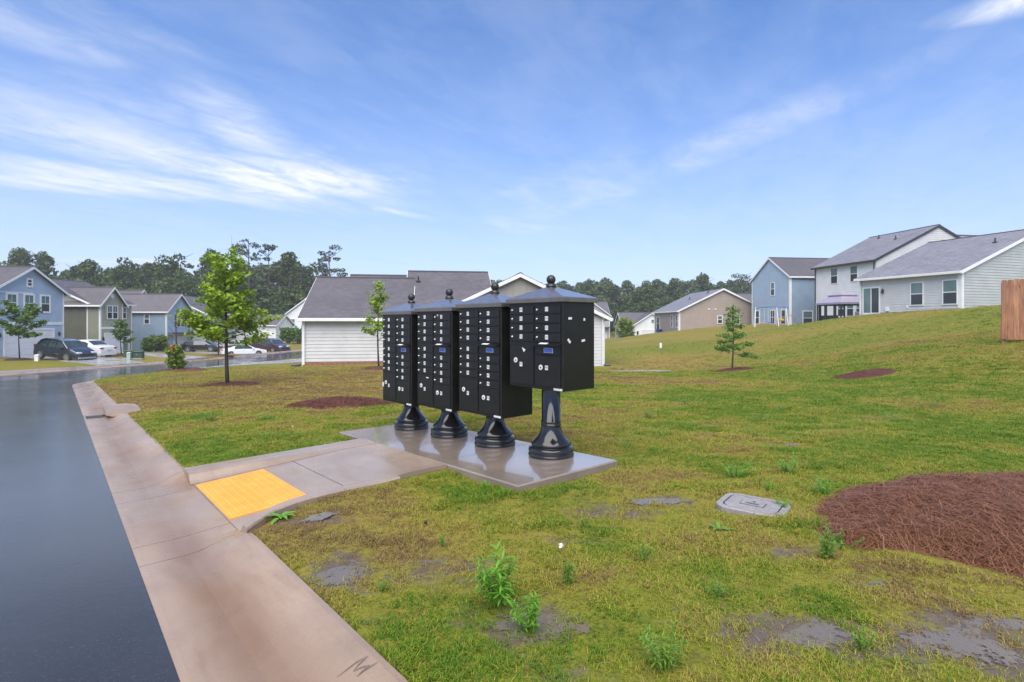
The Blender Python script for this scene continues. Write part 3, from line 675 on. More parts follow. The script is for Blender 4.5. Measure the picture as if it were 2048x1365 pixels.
    MB().bbox((hw - .125, yf - .0025, zb + .006), (hw - .01, yf + .001, zb + .028), .0008).build('bottom_sticker', 'sticker_white', r)
    for kind, ex in extras: 
        m = MB()
        if kind == 'side':
            yy, zz, w, h, a = ex; M = Matrix.Translation((hw + .0012, yy, zz)) @ Matrix.Rotation(a, 4, 'X'); m.box((-.001, -w / 2, -h / 2), (.0012, w / 2, h / 2), M); m.build('tape_scrap', 'sticker_white', r)
        elif kind == 'tri':
            xx, zz = ex; m.add([(xx - .03, yf - .014, zz + .03), (xx - .002, yf - .014, zz - .022), (xx + .025, yf - .014, zz + .004), (xx - .03, yf - .011, zz + .03), (xx - .002, yf - .011, zz - .022), (xx + .025, yf - .011, zz + .004)], [(0, 1, 2), (5, 4, 3), (0, 3, 4, 1), (1, 4, 5, 2), (2, 5, 3, 0)]); m.build('torn_sticker', 'sticker_white', r, fixn=True)
        else:
            xx, zz, w, h, mt = ex; m.bbox((xx - w / 2, yf - .0145, zz - h / 2), (xx + w / 2, yf - .011, zz + h / 2), .0008); m.build('small_sticker', mt, r)
    return r
S0 = .245 + W_ / 2; SP = .884; TC = .764 + DEP / 2
num = lambda a, b: [str(i) for i in range(a, b + 1)]
mailbox('black eight-door cluster mailbox on a tall pedestal with tape scraps on its side', S0, TC, False, num(49, 56), ('P7', 'P8'),
        [('side', (-.135, 1.425, .05, .022, .05)), ('side', (.075, 1.415, .024, .026, 0)), ('side', (-.15, 1.205, .05, .025, -.75)), ('side', (.06, 1.205, .05, .022, .15)), ('tri', (-.15, 1.10))])
mailbox('black sixteen-door cluster mailbox beside the tall-pedestal one', S0 + SP, TC, True, num(33, 48), ('P5', 'P6'), [])
mailbox('black sixteen-door cluster mailbox, second from the far end of the slab', S0 + 2 * SP, TC, True, num(17, 32), ('P3', 'P4'), [('x', (.10, 1.535, .03, .022, 'sticker_tan')), ('x', (-.13, .745, .055, .012, 'sticker_white'))])
mailbox('farthest black sixteen-door cluster mailbox at the far slab end', S0 + 3 * SP, TC, True, num(1, 16), ('P1', 'P2'), [('x', (-.355, .60, .04, .06, 'sticker_white'))])
# ------------------------------------------------------------------ houses
for nm, c in dict(white=(.74, .73, .71), white_warm=(.57, .555, .53), blue=(.36, .455, .55), blue_shaded=(.25, .33, .41), olive=(.235, .235, .165), olive_light=(.35, .345, .245), grey=(.40, .42, .40), grey_light=(.53, .535, .53), tan=(.33, .265, .215), sage=(.36, .37, .34), batten=(.30, .275, .24)).items():  # darker blue of the side walls: shade put into the siding colour
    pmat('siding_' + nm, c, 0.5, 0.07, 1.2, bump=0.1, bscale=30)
pmat('trim_white', (.74, .74, .73), 0.4, 0.05, 3)
pmat('trim_dark', (.03, .03, .032), 0.35, 0.1, 3)
pmat('glass_upper', (.10, .17, .165), 0.06, 0.25, 0.8, spec=0.8)  # greenish reflection in the upper panes put into the colour
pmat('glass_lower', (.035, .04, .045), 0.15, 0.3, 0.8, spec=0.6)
pmat('door_white', (.70, .70, .70), 0.35, 0.04, 2)
pmat('brick_red', (.25, .12, .08), 0.7, 0.25, 9)
pmat('shutter', (.35, .28, .22), 0.6, 0.1, 5); pmat('shutter_dark', (.05, .05, .055), 0.6)
pmat('lamp_black', (.02, .02, .02), 0.4)
pmat('ridge_shadow', (.045, .04, .042), .7, .2, 6)  # ridge vents near-black: their shadow line is put into the colour
ROOF = {}
for nm, c in dict(dark=(.092, .081, .085), mid=(.108, .095, .098), pale=(.20, .19, .205)).items():
    for ax in 'xy': shingle_mat('shingle_%s_%s' % (nm, ax), c, ax)
def wall(root, o, e, n, L, z0, prof, mat, lap=.19, batten=False, name='wall'):
    """lap siding: every course is a tilted board with its own shadow step; prof = upper outline [(u, z)...]"""
    m = MB(); us = [p[0] for p in prof]; zs = [p[1] for p in prof]; top = max(zs)
    def rng(z):
        lo, hi = None, None
        for (u0, a), (u1, b) in zip(prof[:-1], prof[1:]):
            if max(a, b) < z: continue
            c0 = u0 if a >= z else u0 + (u1 - u0) * (z - a) / (b - a); c1 = u1 if b >= z else u0 + (u1 - u0) * (z - a) / (b - a)
            lo = c0 if lo is None else min(lo, c0); hi = c1 if hi is None else max(hi, c1)
        return (lo, hi) if lo is not None else (us[int(np.argmax(zs))],) * 2
    P = lambda u, z, d: (o[0] + e[0] * u + n[0] * d, o[1] + e[1] * u + n[1] * d, z)
    zz = sorted(set(list(np.arange(z0, top, lap)) + [top]))
    if batten: zz = sorted(set([z0, min(zs[0], zs[-1]), top])); zz = [z for z in zz if z >= z0]
    for a, b in zip(zz[:-1], zz[1:]):
        (l0, r0), (l1, r1) = rng(a), rng(b); d = 0.0 if batten else .028
        m.add([P(l0, a, d), P(r0, a, d), P(r1, b, .002), P(l1, b, .002), P(l0, a, 0), P(r0, a, 0)], [(0, 1, 2, 3), (4, 5, 1, 0)])
    w = m.build(name, 'siding_' + mat, root)
    if batten:
        k = MB()
        for u in np.arange(.2, L, .4):
            zt = float(np.interp(u, us, zs))
            if zt - z0 > .1: a = [P(u - .025, z0, .001), P(u + .025, z0, .001), P(u + .025, zt, .001), P(u - .025, zt, .001)]; b = [P(u - .025, z0, .03), P(u + .025, z0, .03), P(u + .025, zt, .03), P(u - .025, zt, .03)]; k.loft([a, b])
        tag(k.build('battens', 'siding_' + mat, w, fixn=True), kind='stuff')
    return w
FACE = {}
class Block:
    """gable-roofed box; local x along the facade, y into the house"""
    def __init__(s, root, x0, y0, L, D, zb, ze, zr, ridge, mats, roof='dark', ov=.32, rk=.28, corner=True, trim='trim_white', fascia=True, batten=None):
        s.r, s.x0, s.y0, s.L, s.D, s.zb, s.ze = root, x0, y0, L, D, zb, ze
        g = lambda w: [(0, ze), (w / 2, zr), (w, ze)]; f = lambda w: [(0, ze), (w, ze)]
        s.fr = {'front': ((x0, y0), (1, 0), (0, -1), L), 'right': ((x0 + L, y0), (0, 1), (1, 0), D), 'left': ((x0, y0 + D), (0, -1), (-1, 0), D), 'back': ((x0 + L, y0 + D), (-1, 0), (0, 1), L)}
        for face, mt in mats.items():
            o, e, n, w = s.fr[face]; gable = (face in ('front', 'back')) == (ridge == 'y')
            wall(root, o, e, n, w, zb, g(w) if gable else f(w), mt)
            if gable and batten and face == 'front': 
                wall(root, (o[0] + n[0] * .03, o[1] + n[1] * .03), e, n, w, ze + .02, [(0, ze + .02), (w / 2, zr), (w, ze + .02)], batten, batten=True, name='gable_panel')
        # roof: two slopes with thickness
        th = .10; pit = (zr - ze) / ((D if ridge == 'x' else L) / 2)
        half = (D if ridge == 'x' else L) / 2; c = (y0 + D / 2) if ridge == 'x' else (x0 + L / 2)
        lo = ze - ov * pit; e0, e1 = c - half - ov, c + half + ov
        sec = [(e0, lo + .02), (c, zr + .02), (e1, lo + .02), (e1, lo + .02 + th), (c, zr + .02 + th), (e0, lo + .02 + th)]
        a, b = (x0 - rk, x0 + L + rk) if ridge == 'x' else (y0 - rk, y0 + D + rk)
        P = (lambda q, k: (k, q[0], q[1])) if ridge == 'x' else (lambda q, k: (q[0], k, q[1]))
        rf = MB().loft([[P(q, a) for q in sec], [P(q, b) for q in sec]]).build('roof', 'shingle_%s_%s' % (roof, ridge), root, fixn=True); s.roof = rf
        s.pit, s.c, s.zr, s.th, s.ridge, s.half = pit, c, zr, th, ridge, half
        rc = MB(); q = zr + .02 + th
        rc.loft([[P((c - .16, q - .16 * pit - .02), k), P((c - .16, q - .16 * pit + .03), k), P((c, q + .035), k), P((c + .16, q - .16 * pit + .03), k), P((c + .16, q - .16 * pit - .02), k)] for k in (a + .01, b - .01)]).build('ridge_cap', 'ridge_shadow', rf, fixn=True)
        if fascia:
            for q, sg in ((e0, -1), (e1, 1)):        # eave boards with gutter
                w0, w1 = q + sg * .002, q + sg * .10
                pa, pb = sorted((w0, w1)); bx = ((a, pa, lo - .09), (b, pb, lo + .085)) if ridge == 'x' else ((pa, a, lo - .09), (pb, b, lo + .085))
                MB().bbox(*bx, .015).build('gutter', trim, rf)
            for k, sg in ((a, -1), (b, 1)):          # rake boards
                m = MB(); k0, k1 = k, k + sg * .035
                for q0 in (e0, e1):
                    r0 = [(q0, lo - .13), (c, zr - .13), (c, zr + .085), (q0, lo + .085)]
                    m.loft([[P(q, k0) for q in r0], [P(q, k1) for q in r0]])
                m.build('rake_board', trim, rf, fixn=True)
        if corner:
            for face in mats:
                o, e, n, w = s.fr[face]
                for u in (.0, w - .12):
                    m = MB(); p = (o[0] + e[0] * u, o[1] + e[1] * u); q = (p[0] + e[0] * .12 + n[0] * .045, p[1] + e[1] * .12 + n[1] * .045)
                    m.box((min(p[0], q[0]) - .001, min(p[1], q[1]) - .001, zb), (max(p[0], q[0]), max(p[1], q[1]), ze - .05)); m.build('corner_board', 'trim_white', root)
    def frame(s, face):
        o, e, n, w = s.fr[face]
        return Matrix(((e[0], n[0], 0, o[0]), (e[1], n[1], 0, o[1]), (0, 0, 1, 0), (0, 0, 0, 1)))     # (u, out, z)
    def put(s, face, name, mat, boxes, parent=None, c=.008):
        m = MB(); M = s.frame(face)
        for a, b in boxes: m.bbox(a, b, c, M)
        return m.build(name, mat, parent or s.r, fixn=True)
    def window(s, face, u, z, w, h, grid=False, twin=False, shutters=None, up='glass_upper', tw=.09):
        """u centre, z sill; frame proud of the siding, sashes set back in it"""
        if twin:
            for du in (-w / 4, w / 4): s.window(face, u + du, z, w / 2 + .03, h, grid, up=up, tw=tw)
            if shutters:
                for sg in (-1, 1): s.put(face, 'shutter', shutters, [((u + sg * (w / 2 + .22) - .17, .02, z + .02), (u + sg * (w / 2 + .22) + .17, .065, z + h - .02))])
            return
        a, b = u - w / 2, u + w / 2; mid = z + h * .5
        bx = [((a, .0, z), (a + tw, .075, z + h)), ((b - tw, .0, z), (b, .075, z + h)), ((a + tw, .0, z + h - tw), (b - tw, .072, z + h)), ((a + tw, 0, z), (b - tw, .08, z + tw)), ((a + tw, 0, mid - .03), (b - tw, .06, mid + .03))]
        if grid: bx.append(((u - .012, .03, mid + .03), (u + .012, .056, z + h - tw)))
        f = s.put(face, 'window', 'trim_white', bx)
        s.put(face, 'pane', up, [((a + tw - .01, .005, mid), (b - tw + .01, .042, z + h - tw + .01))], f, .002)
        s.put(face, 'pane', 'glass_lower', [((a + tw - .01, .005, z + tw - .01), (b - tw + .01, .046, mid))], f, .002)
        return f
    def garage(s, face, u, z, w, h, rows=4, cols=4):
        t = .14
        d = s.put(face, 'garage_door', 'trim_white', [((u - w / 2 - t, 0, z), (u - w / 2, .09, z + h + t)), ((u + w / 2, 0, z), (u + w / 2 + t, .09, z + h + t)), ((u - w / 2, 0, z + h), (u + w / 2, .088, z + h + t))])
        for i in range(rows): s.put(face, 'door_panel', 'door_white', [((u - w / 2 + .005, .01, z + i * h / rows + .006), (u + w / 2 - .005, .052, z + (i + 1) * h / rows - .006))], d, .012)
    def lamp(s, face, u, z): s.put(face, 'wall_lamp', 'lamp_black', [((u - .06, .03, z), (u + .06, .2, z + .30)), ((u - .035, .06, z + .30), (u + .035, .17, z + .38))], c=.02)
    def band(s, face, z, h=.2): 
        w = s.fr[face][3]; s.put(face, 'trim_band', 'trim_white', [((.13, 0, z), (w - .13, .06, z + h))])
    def spout(s, face, u, mat='trim_white', z0=None, z1=None):
        s.put(face, 'downspout', mat, [((u - .045, .03, s.zb if z0 is None else z0), (u + .045, .12, z1 or s.ze - .1))], c=.015)
    def vent(s, q, k, slope=-1, h=.35):
        """pipe vent standing on a slope: q along ridge, k distance from ridge"""
        z = s.zr - k * s.pit + s.th + .02; p = (q, s.c + slope * k) if s.ridge == 'x' else (s.c + slope * k, q)
        MB().lathe([(.16, -.1), (.15, .05), (.05, .10), (.045, h), (.0, h)], 8, (*p, z), caps=False).build('roof_vent', 'lamp_black', s.roof)
def house(name, label, p0, rdir):
    return thing(name, label, 'house', (p0[0], p0[1], 0), math.atan2(rdir[1], rdir[0]))

# blue gable house with double garage (far left)
h = house('house', 'light blue two-storey house with white double garage, at far left', (-42.6, 44.2), (0, 1))
Block(h, -8.5, .4, 12.05, 10, -2.2, 4.1, 6.18, 'x', {}, corner=False)
b = Block(h, 0, 0, 7.1, 9, -2.3, 4.1, 6.2, 'y', {'front': 'blue', 'right': 'blue'}, rk=.35)
for u in (1.75, 3.4, 5.05): b.window('front', u, 2.2, 1.12, 1.68, grid=True, tw=.15)
b.window('front', 3.45, 4.45, .66, .80, tw=.15, up='glass_lower')
b.band('front', 1.12, .24); b.garage('front', 3.5, -1.52, 4.75, 2.18); b.lamp('front', .62, .1); b.lamp('front', 6.5, .1)
wall(h, (-8.5, .4), (1, 0), (0, -1), 8.5, -2.3, [(0, 4.1), (8.5, 4.1)], 'blue')
# olive house
h = house('house', 'olive green two-storey house with front gable and pale facade', (-44, 57.7), (0, 1))
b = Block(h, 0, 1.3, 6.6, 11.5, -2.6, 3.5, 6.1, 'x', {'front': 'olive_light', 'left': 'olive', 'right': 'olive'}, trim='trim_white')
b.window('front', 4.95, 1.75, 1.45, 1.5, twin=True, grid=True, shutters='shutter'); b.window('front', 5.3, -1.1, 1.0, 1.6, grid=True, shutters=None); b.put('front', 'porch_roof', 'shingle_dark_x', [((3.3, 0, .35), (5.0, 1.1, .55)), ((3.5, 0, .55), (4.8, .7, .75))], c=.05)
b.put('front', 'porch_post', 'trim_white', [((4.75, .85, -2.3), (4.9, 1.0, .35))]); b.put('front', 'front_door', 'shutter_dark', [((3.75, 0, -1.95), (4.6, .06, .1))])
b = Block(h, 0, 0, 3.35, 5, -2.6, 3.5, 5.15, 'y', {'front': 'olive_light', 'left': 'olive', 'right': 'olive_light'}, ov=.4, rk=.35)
b.window('front', 1.72, 1.7, 1.62, 1.52, twin=True, grid=True, shutters='shutter'); b.band('front', .62, .22); b.garage('front', 1.85, -1.92, 2.35, 2.0); b.lamp('front', .32, -.6)
M_ = b.frame('front'); MB().lathe([(.0, .05), (.26, .05), (.26, 0)], 16, axis='y', caps=False, o=(1.68, -.08, 4.25)).build('round_vent', 'trim_white', h)
# second blue house
h = house('house', 'slate blue two-storey house with white-trimmed front gable beside the olive house', (-44.4, 69.4), (0, 1))
b = Block(h, 0, 0, 5.3, 13, -3.2, 2.9, 5.05, 'y', {'front': 'blue', 'left': 'blue_shaded', 'right': 'blue'}, roof='mid', rk=.35)
b.window('front', 2.9, .7, 1.7, 1.7, twin=True, grid=True, shutters='shutter_dark'); b.window('left', 10.5, 1.1, .75, 1.35); b.garage('front', 2.7, -2.5, 2.6, 2.1)
b.put('front', 'porch_roof', 'shingle_mid_x', [((.05, .1, -.35), (5.2, 1.1, -.18)), ((.2, .1, -.18), (5.1, .6, .05))], c=.05)
h = house('house', 'brown-roofed house standing behind the second blue house', (-60, 80), (.3, .95))
Block(h, 0, 0, 9, 10, -3, 3.2, 6.4, 'x', {'front': 'grey', 'left': 'grey'}, roof='mid'); b = Block(h, 2.5, -2, 3, 5, -3, 4.2, 6.3, 'y', {'front': 'white', 'left': 'white'}, roof='mid')
h = house('house', 'grey house half hidden behind the leafy young tree', (-44.6, 78.6), (0, 1))
b = Block(h, 0, 0, 6.4, 11, -3.4, 2.7, 5.3, 'x', {'front': 'grey', 'left': 'grey'}, roof='mid'); b.window('front', 2, .6, 1.6, 1.6, twin=True); b.garage('front', 4.2, -2.7, 2.8, 2.1)
# far white houses seen past the tree
h = house('house', 'small white gabled house beyond the parked minivan', (-48.5, 88), (1, 0))
b = Block(h, 0, 0, 10, 7, -3.4, .95, 2.55, 'x', {'front': 'white', 'right': 'white'}, roof='mid', fascia=True); b.window('right', 2.6, -1.6, .5, 1.7, up='glass_lower'); b.window('right', 5.4, -1.2, .5, 1.2); b.garage('front', 7.0, -2.3, 3.2, 2.0); b.window('front', 3.2, -1.4, 1, 1.4)
h = house('house', 'white two-storey house with porch, at the left end of the big white garage house', (-41.8, 98), (1, 0))
b = Block(h, 0, 0, 10.5, 9, -4.2, 2.3, 6.2, 'y', {'front': 'white', 'left': 'white', 'right': 'white'}, roof='mid'); b.window('front', 2.0, 0.6, .9, 1.4, grid=True); b.garage('front', 3.3, -4.0, 2.4, 2.2)
b.put('left', 'porch_roof', 'shingle_mid_y', [((2, .1, -.6), (9, 2.2, -.3))], c=.08); b.window('left', 6.5, .2, .8, 1.6)
# the big white house behind the mailboxes
h = house('house', 'long white single-storey house with grey shingle roof behind the mailboxes', (-11.4, 29.5), (.989, .148))
ZE = 1.70
b = Block(h, 0, -.15, 5.7, 9.3, -1.35, ZE, 4.10, 'x', {'front': 'white_warm', 'left': 'white'}, roof='mid', ov=.38, rk=.18)
b.put('front', 'foundation', 'brick_red', [((.02, .0, -1.5), (5.7, .05, -.78))], c=.004); b.spout('front', .08, z0=-.95, z1=1.45); b.garage('left', 5.5, -.9, 4.8, 2.15); b.lamp('left', 8.7, .9)
Block(h, 1.7, 2.0, 4.4, 8.6, 1.0, 2.0, 4.42, 'x', {'left': 'white_warm'}, roof='mid', ov=.2, rk=.12, corner=False)
b2 = Block(h, 5.5, 0, 5.1, 11.2, -1.35, ZE, 4.66, 'x', {'front': 'white_warm', 'right': 'white', 'left': 'white_warm'}, roof='mid', ov=.38, rk=.12, corner=False); b2.vent(6.1, 1.6)
b2.put('front', 'foundation', 'brick_red', [((.3, .0, -1.5), (5.1, .045, -.80))], c=.004)
b3 = Block(h, 6.9, -.45, 10.0, 11, -1.6, ZE, 4.05, 'y', {'front': 'white_warm', 'right': 'white', 'left': 'white'}, roof='mid', ov=.36, rk=.3, batten='batten'); b3.spout('front', 9.9, z0=-1.2, z1=1.5)
for x_, lab in ((-.2, 'left'), (17.0, 'right')):
    bx, by = -11.4 + .989 * x_ + .148 * .7, 29.5 + .148 * x_ - .989 * .7
    tag(MB().bbox((-.16, -.3, 0), (.16, .3, .10), .03).build('splash_block', 'cast_iron', None, loc=(bx, by, lz(bx, by))), 'grey splash block under the %s downspout of the white house' % lab, 'splash block')
# sage house in the gap right of the mailboxes
h = house('house', 'sage grey two-storey house with white garage, right of the mailboxes far away', (11.2, 115), (1, 0))
Block(h, -1, 3, 11, 9, -4, 2.9, 5.95, 'x', {'right': 'sage'}, roof='mid', corner=False)
b = Block(h, .4, 0, 9.2, 9, -4, 2.9, 6.3, 'y', {'front': 'sage', 'right': 'sage'}, roof='mid', rk=.4)
b.window('front', 7.0, .9, 1.2, 1.9); b.window('front', 5.0, 3.6, .8, 1.0, up='glass_lower'); b.window('front', 4.6, .9, 1.2, 1.9); b.garage('front', 7.2, -2.2, 2.6, 2.1, cols=2); b.put('front', 'porch_roof', 'shingle_mid_x', [((5.2, .1, .15), (9.1, 1.6, .4))], c=.06)
# white garage house below the hill
h = house('house', 'small white gabled garage house below the hill, left of the tan house', (21.4, 95), (1, 0))
b = Block(h, 0, 0, 6.4, 6, -2.6, .9, 2.95, 'y', {'front': 'white', 'left': 'sage'}, roof='mid', rk=.3); b.window('front', 3.35, 1.25, .5, .6, up='glass_lower', tw=.05); b.garage('front', 3.6, -2.2, 4.2, 2.1); b.window('front', .7, -1.6, .5, 1.5, up='glass_lower')
Block(h, -1.4, 2.2, 8, 7, -2.6, .9, 3.1, 'x', {'front': 'sage', 'left': 'sage'}, roof='mid')
# tan house
h = house('house', 'tan single-storey house with wide side gable on the grassy hill', (21.9, 70.7), (1, .02))
b = Block(h, 0, 0, 11.5, 11.3, -.9, 2.94, 5.72, 'y', {'front': 'tan', 'left': 'tan'}, roof='pale', rk=.3)
b.window('front', 5.35, 1.15, .72, 1.1); b.window('front', 7.6, 1.1, .8, 1.1); b.window('left', 8.4, .65, .8, 1.75, up='glass_lower'); b.window('left', 10.5, .65, .8, 1.75, up='glass_lower'); b.window('left', 1.9, .1, 1.6, 2.1)
b.vent(5.0, 2.6); b.vent(2.2, 1.1); b.spout('left', 11.1)
for u in (3.9, 4.75): b.put('front', 'dryer_vent', 'trim_white', [((u - .1, .0, 2.95), (u + .1, .12, 3.13))], c=.03)
h = house('house', 'grey-roofed house mostly hidden behind the tan house', (37.3, 90), (1, .1))
Block(h, 0, 0, 14, 9, -1, 3.0, 6.3, 'x', {'front': 'tan', 'left': 'tan'}, roof='mid')
# blue house on the hill
h = house('house', 'blue two-storey house on the hill behind the swing set', (30.9, 69.5), (.132, -.991))
b = Block(h, 0, 0, 7.57, 11, -.6, 6.7, 9.15, 'y', {'front': 'blue', 'right': 'blue_shaded'}, roof='dark', rk=.18, ov=.25)
b.window('front', 4.4, 4.55, .85, 1.65); b.window('right', 2.2, 1.0, 1.3, 1.7); b.spout('right', .12)
for u in (1.2, 4.4, 6.4): b.window('front', u, 1.1, .95, 1.75, up='glass_lower')
# white two-storey house
h = house('house', 'white two-storey house with black gutters on the hill, gazebo in front', (32, 57), (.169, -.9856))
b = Block(h, 0, 0, 7.7, 13.4, -.2, 7.15, 10.4, 'x', {'front': 'white', 'left': 'white', 'right': 'white_warm'}, roof='pale', rk=.12, ov=.35, trim='trim_dark', corner=False)
b.window('front', 2.7, 5.25, .92, 1.55, tw=.05); b.window('front', 5.2, 5.25, .92, 1.55, tw=.05)
for u in (3.6, 4.75, 5.9): b.window('front', u, 1.9, .95, 1.6)
b.vent(2.0, .9); b.vent(5.3, 2.2); b.spout('front', .1, 'trim_dark'); b.spout('front', 7.55, 'trim_dark', 5.0)
Block(h, 2.4, 8, 5.2, 7.2, 4, 7.6, 10.0, 'y', {}, roof='pale', corner=False, fascia=False)
# grey ranch house
h = house('house', 'pale grey single-storey house with sliding door, at the right on the hill', (27.7, 43), (.312, -.950))
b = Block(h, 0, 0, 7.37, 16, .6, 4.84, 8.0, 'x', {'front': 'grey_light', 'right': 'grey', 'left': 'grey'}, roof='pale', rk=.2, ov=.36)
b.window('front', 4.45, 2.55, .95, 1.7, tw=.07); b.window('front', 6.65, 2.55, .98, 1.72, tw=.07); b.vent(6.15, 2.6)
d = b.put('front', 'sliding_door', 'trim_white', [((.28, 0, 1.95), (.36, .08, 4.1)), ((1.62, 0, 1.95), (1.70, .08, 4.1)), ((.36, 0, 4.0), (1.62, .078, 4.1)), ((.36, 0, 1.95), (1.62, .09, 2.1)), ((.95, 0, 2.1), (1.02, .07, 4.0))])
b.put('front', 'pane', 'glass_upper', [((.35, 0, 2.09), (.96, .04, 4.01))], d, .002); b.put('front', 'pane', 'glass_lower', [((1.01, 0, 2.09), (1.63, .045, 4.01))], d, .002)
b.lamp('front', 1.95, 3.55); b.put('front', 'hose_tap', 'trim_white', [((2.15, 0, 2.2), (2.4, .12, 2.5))]); b.put('front', 'outlet', 'trim_white', [((3.7, 0, 2.4), (3.85, .06, 2.6))]); b.spout('front', .1)
b.put('front', 'frieze_board', 'trim_white', [((7.13, .0, .6), (7.40, .055, 4.7))])
MB().bbox((.1, -1.3, 1.70), (2.2, .0, 1.88), .02).build('patio', 'drive_concrete', h)
# ------------------------------------------------------------------ plants
pmat('bark_dark', (.045, .035, .028), 0.7, 0.3, 20, bump=0.5, bscale=40)
pmat('bark_grey', (.10, .085, .07), 0.8, 0.3, 14, bump=0.5, bscale=30)
leaf_mat('leaf_bright', (.085, .18, .013), (.235, .345, .025), 1.6)
leaf_mat('leaf_mid', (.045, .105, .015), (.11, .19, .03), 1.8)
leaf_mat('leaf_dark', (.065, .15, .022), (.14, .26, .045), 2.5)
leaf_mat('leaf_weed', (.06, .20, .012), (.15, .34, .03), 7.0, rough=.35)
leaf_mat('leaf_far', (.026, .052, .017), (.085, .125, .036), .16, trans=.12)
leaf_mat('leaf_pine', (.045, .062, .036), (.085, .105, .058), .3, trans=.08)
leaf_mat('leaf_bush', (.06, .13, .015), (.17, .24, .03), 2.0)
leaf_mat('straw', (.014, .008, .005), (.20, .084, .038), 5.0, rough=.42, trans=.05, spec=.45, own=.75)
leaf_mat('mulch', (.050, .018, .013), (.135, .050, .032), 4.0, rough=.6, trans=.0)
leaf_mat('mulch_dark', (.022, .016, .014), (.06, .042, .034), 4.0, rough=.6, trans=.0)
for _n in ('leaf_far', 'leaf_pine', 'leaf_dark', 'leaf_mid', 'leaf_bright'): MATS[_n].node_tree.nodes['Principled BSDF'].inputs['Specular IOR Level'].default_value = 0.14
def leaf_quads(C, size, rng, elong=1.9, up=.5):
    """diamond leaves round the points C, random heading, tilted towards the sky"""
    n = len(C); nz = rng.normal(size=(n, 3)); nz[:, 2] = np.abs(nz[:, 2]) + up; nz /= np.linalg.norm(nz, axis=1)[:, None]
    a = rng.normal(size=(n, 3)); u = np.cross(nz, a); u /= np.linalg.norm(u, axis=1)[:, None]; v = np.cross(nz, u)
    s = (size * rng.uniform(.6, 1.35, n))[:, None]
    V = np.stack([C - u * s * elong / 2, C + v * s / 2 - nz * s * .12, C + u * s * elong / 2, C - v * s / 2 - nz * s * .12], 1).reshape(-1, 3)
    return V, np.arange(4 * n).reshape(n, 4)
def young_tree(name, label, x, y, H, r, base, nb, rad, leaf, lsize, dens, sig, seed, rise=.55, bark='bark_dark', lean=(0, 0), cat='tree', group='young street trees', env=None, rtop=.2, z=None, twist=0):
    rng = np.random.default_rng(seed); z0 = lz(x, y) - .05 if z is None else z
    t = thing(name, label, cat, (x, y, z0), 0, group)
    hs = np.linspace(0, 1, 9); tp = np.c_[lean[0] * hs ** 1.5 + .03 * H * .3 * np.sin(hs * 5 + seed), lean[1] * hs ** 1.5 + .02 * np.cos(hs * 4), hs * H * .97]
    m = MB().tube(tp, [r * (1.15 - f * .95) for f in hs], 7); pts = []
    for i in range(nb):
        f = base + (1 - base) * ((i + rng.uniform(0, .8)) / nb) ** 1.0; p = np.array([np.interp(f, hs, tp[:, k]) for k in range(3)])
        g = (f - base) / (1 - base)
        L = rad * (np.interp(g, [0, .15, .35, .6, .85, 1], env or [.85, 1.0, .85, .6, .38, rtop]) * rng.uniform(.75, 1.2))
        az = i * 2.4 + rng.uniform(-.4, .4) + twist; el = rise * (.35 + .9 * g) + rng.uniform(-.15, .15)
        d = np.array([math.cos(az) * math.cos(el), math.sin(az) * math.cos(el), math.sin(el)])
        q = [p + d * L * k + np.array([0, 0, L * .22 * k * k * (1 if rise > .3 else -.6)]) for k in (0, .35, .7, 1)]
        br = r * .42 * (1 - .6 * f); m.tube(q, [br, br * .7, br * .45, br * .2], 5)
        subs = [(q, L)]
        for k in range(int(2 + L * 2.5)):
            f2 = rng.uniform(.25, .95); o = q[0] + (q[3] - q[0]) * f2; a2 = az + rng.choice([-1, 1]) * rng.uniform(.5, 1.1); l2 = L * rng.uniform(.22, .45) * (1.2 - f2 * .5); e2 = el + rng.uniform(-.3, .35)
            q2 = [o, o + np.array([math.cos(a2) * math.cos(e2), math.sin(a2) * math.cos(e2), math.sin(e2)]) * l2]; m.tube(q2, [br * .4, br * .12], 4); subs.append(([q2[0], (q2[0] + q2[1]) / 2, q2[1], q2[1]], l2))
        for qq, ll in subs:
            n = max(2, int(dens * ll)); k = rng.uniform(.2, 1.05, n) ** .8
            B = qq[0][None] + (qq[-1] - qq[0])[None] * k[:, None] + rng.normal(size=(n, 3)) * sig * np.array([1, 1, .6]); pts.append(B)
    n = int(dens * H * .25); k = rng.uniform(.5 + base / 2, 1.02, n); pts.append(np.c_[[np.interp(k, hs, tp[:, c]) for c in range(3)]].T + rng.normal(size=(n, 3)) * sig)
    m.build('trunk', bark, t, smooth=True)
    if dens > 0:
        V, Q = leaf_quads(np.concatenate(pts), lsize, rng); obj('crown', np_mesh('crown', V, Q, leaf), None, t)
    return t
young_tree('young_tree', 'leafy bright green young tree with a conical crown in the left lawn', -8.56, 16.28, 4.0, .055, .30, 30, 1.30, 'leaf_bright', .075, 95, .105, 4, rise=.42, lean=(-.18, 0), env=[.8, 1.0, .78, .48, .36, .28])
young_tree('young_tree', 'thin sparse young tree in front of the white house wall', -5.86, 23.7, 3.7, .04, .33, 13, .72, 'leaf_bright', .085, 75, .10, 9, rise=.75, env=[.9, 1, .75, .6, .5, .3])
young_tree('young_tree', 'feathery dark green young tree on the right slope', 9.03, 22.1, 2.75, .03, .27, 24, .72, 'leaf_dark', .05, 120, .07, 12, rise=.3, env=[1, 1.0, .8, .6, .38, .2])
young_tree('young_tree', 'wispy young tree in front of the light blue garage', -38.7, 42.4, 3.9, .05, .42, 13, 1.75, 'leaf_mid', .13, 60, .13, 15, rise=.55, env=[.7, .9, 1, .9, .7, .55])
young_tree('young_tree', 'slim young tree in front of the olive house', -35.2, 48.6, 3.3, .05, .35, 12, 1.0, 'leaf_mid', .12, 60, .12, 21, rise=.5)
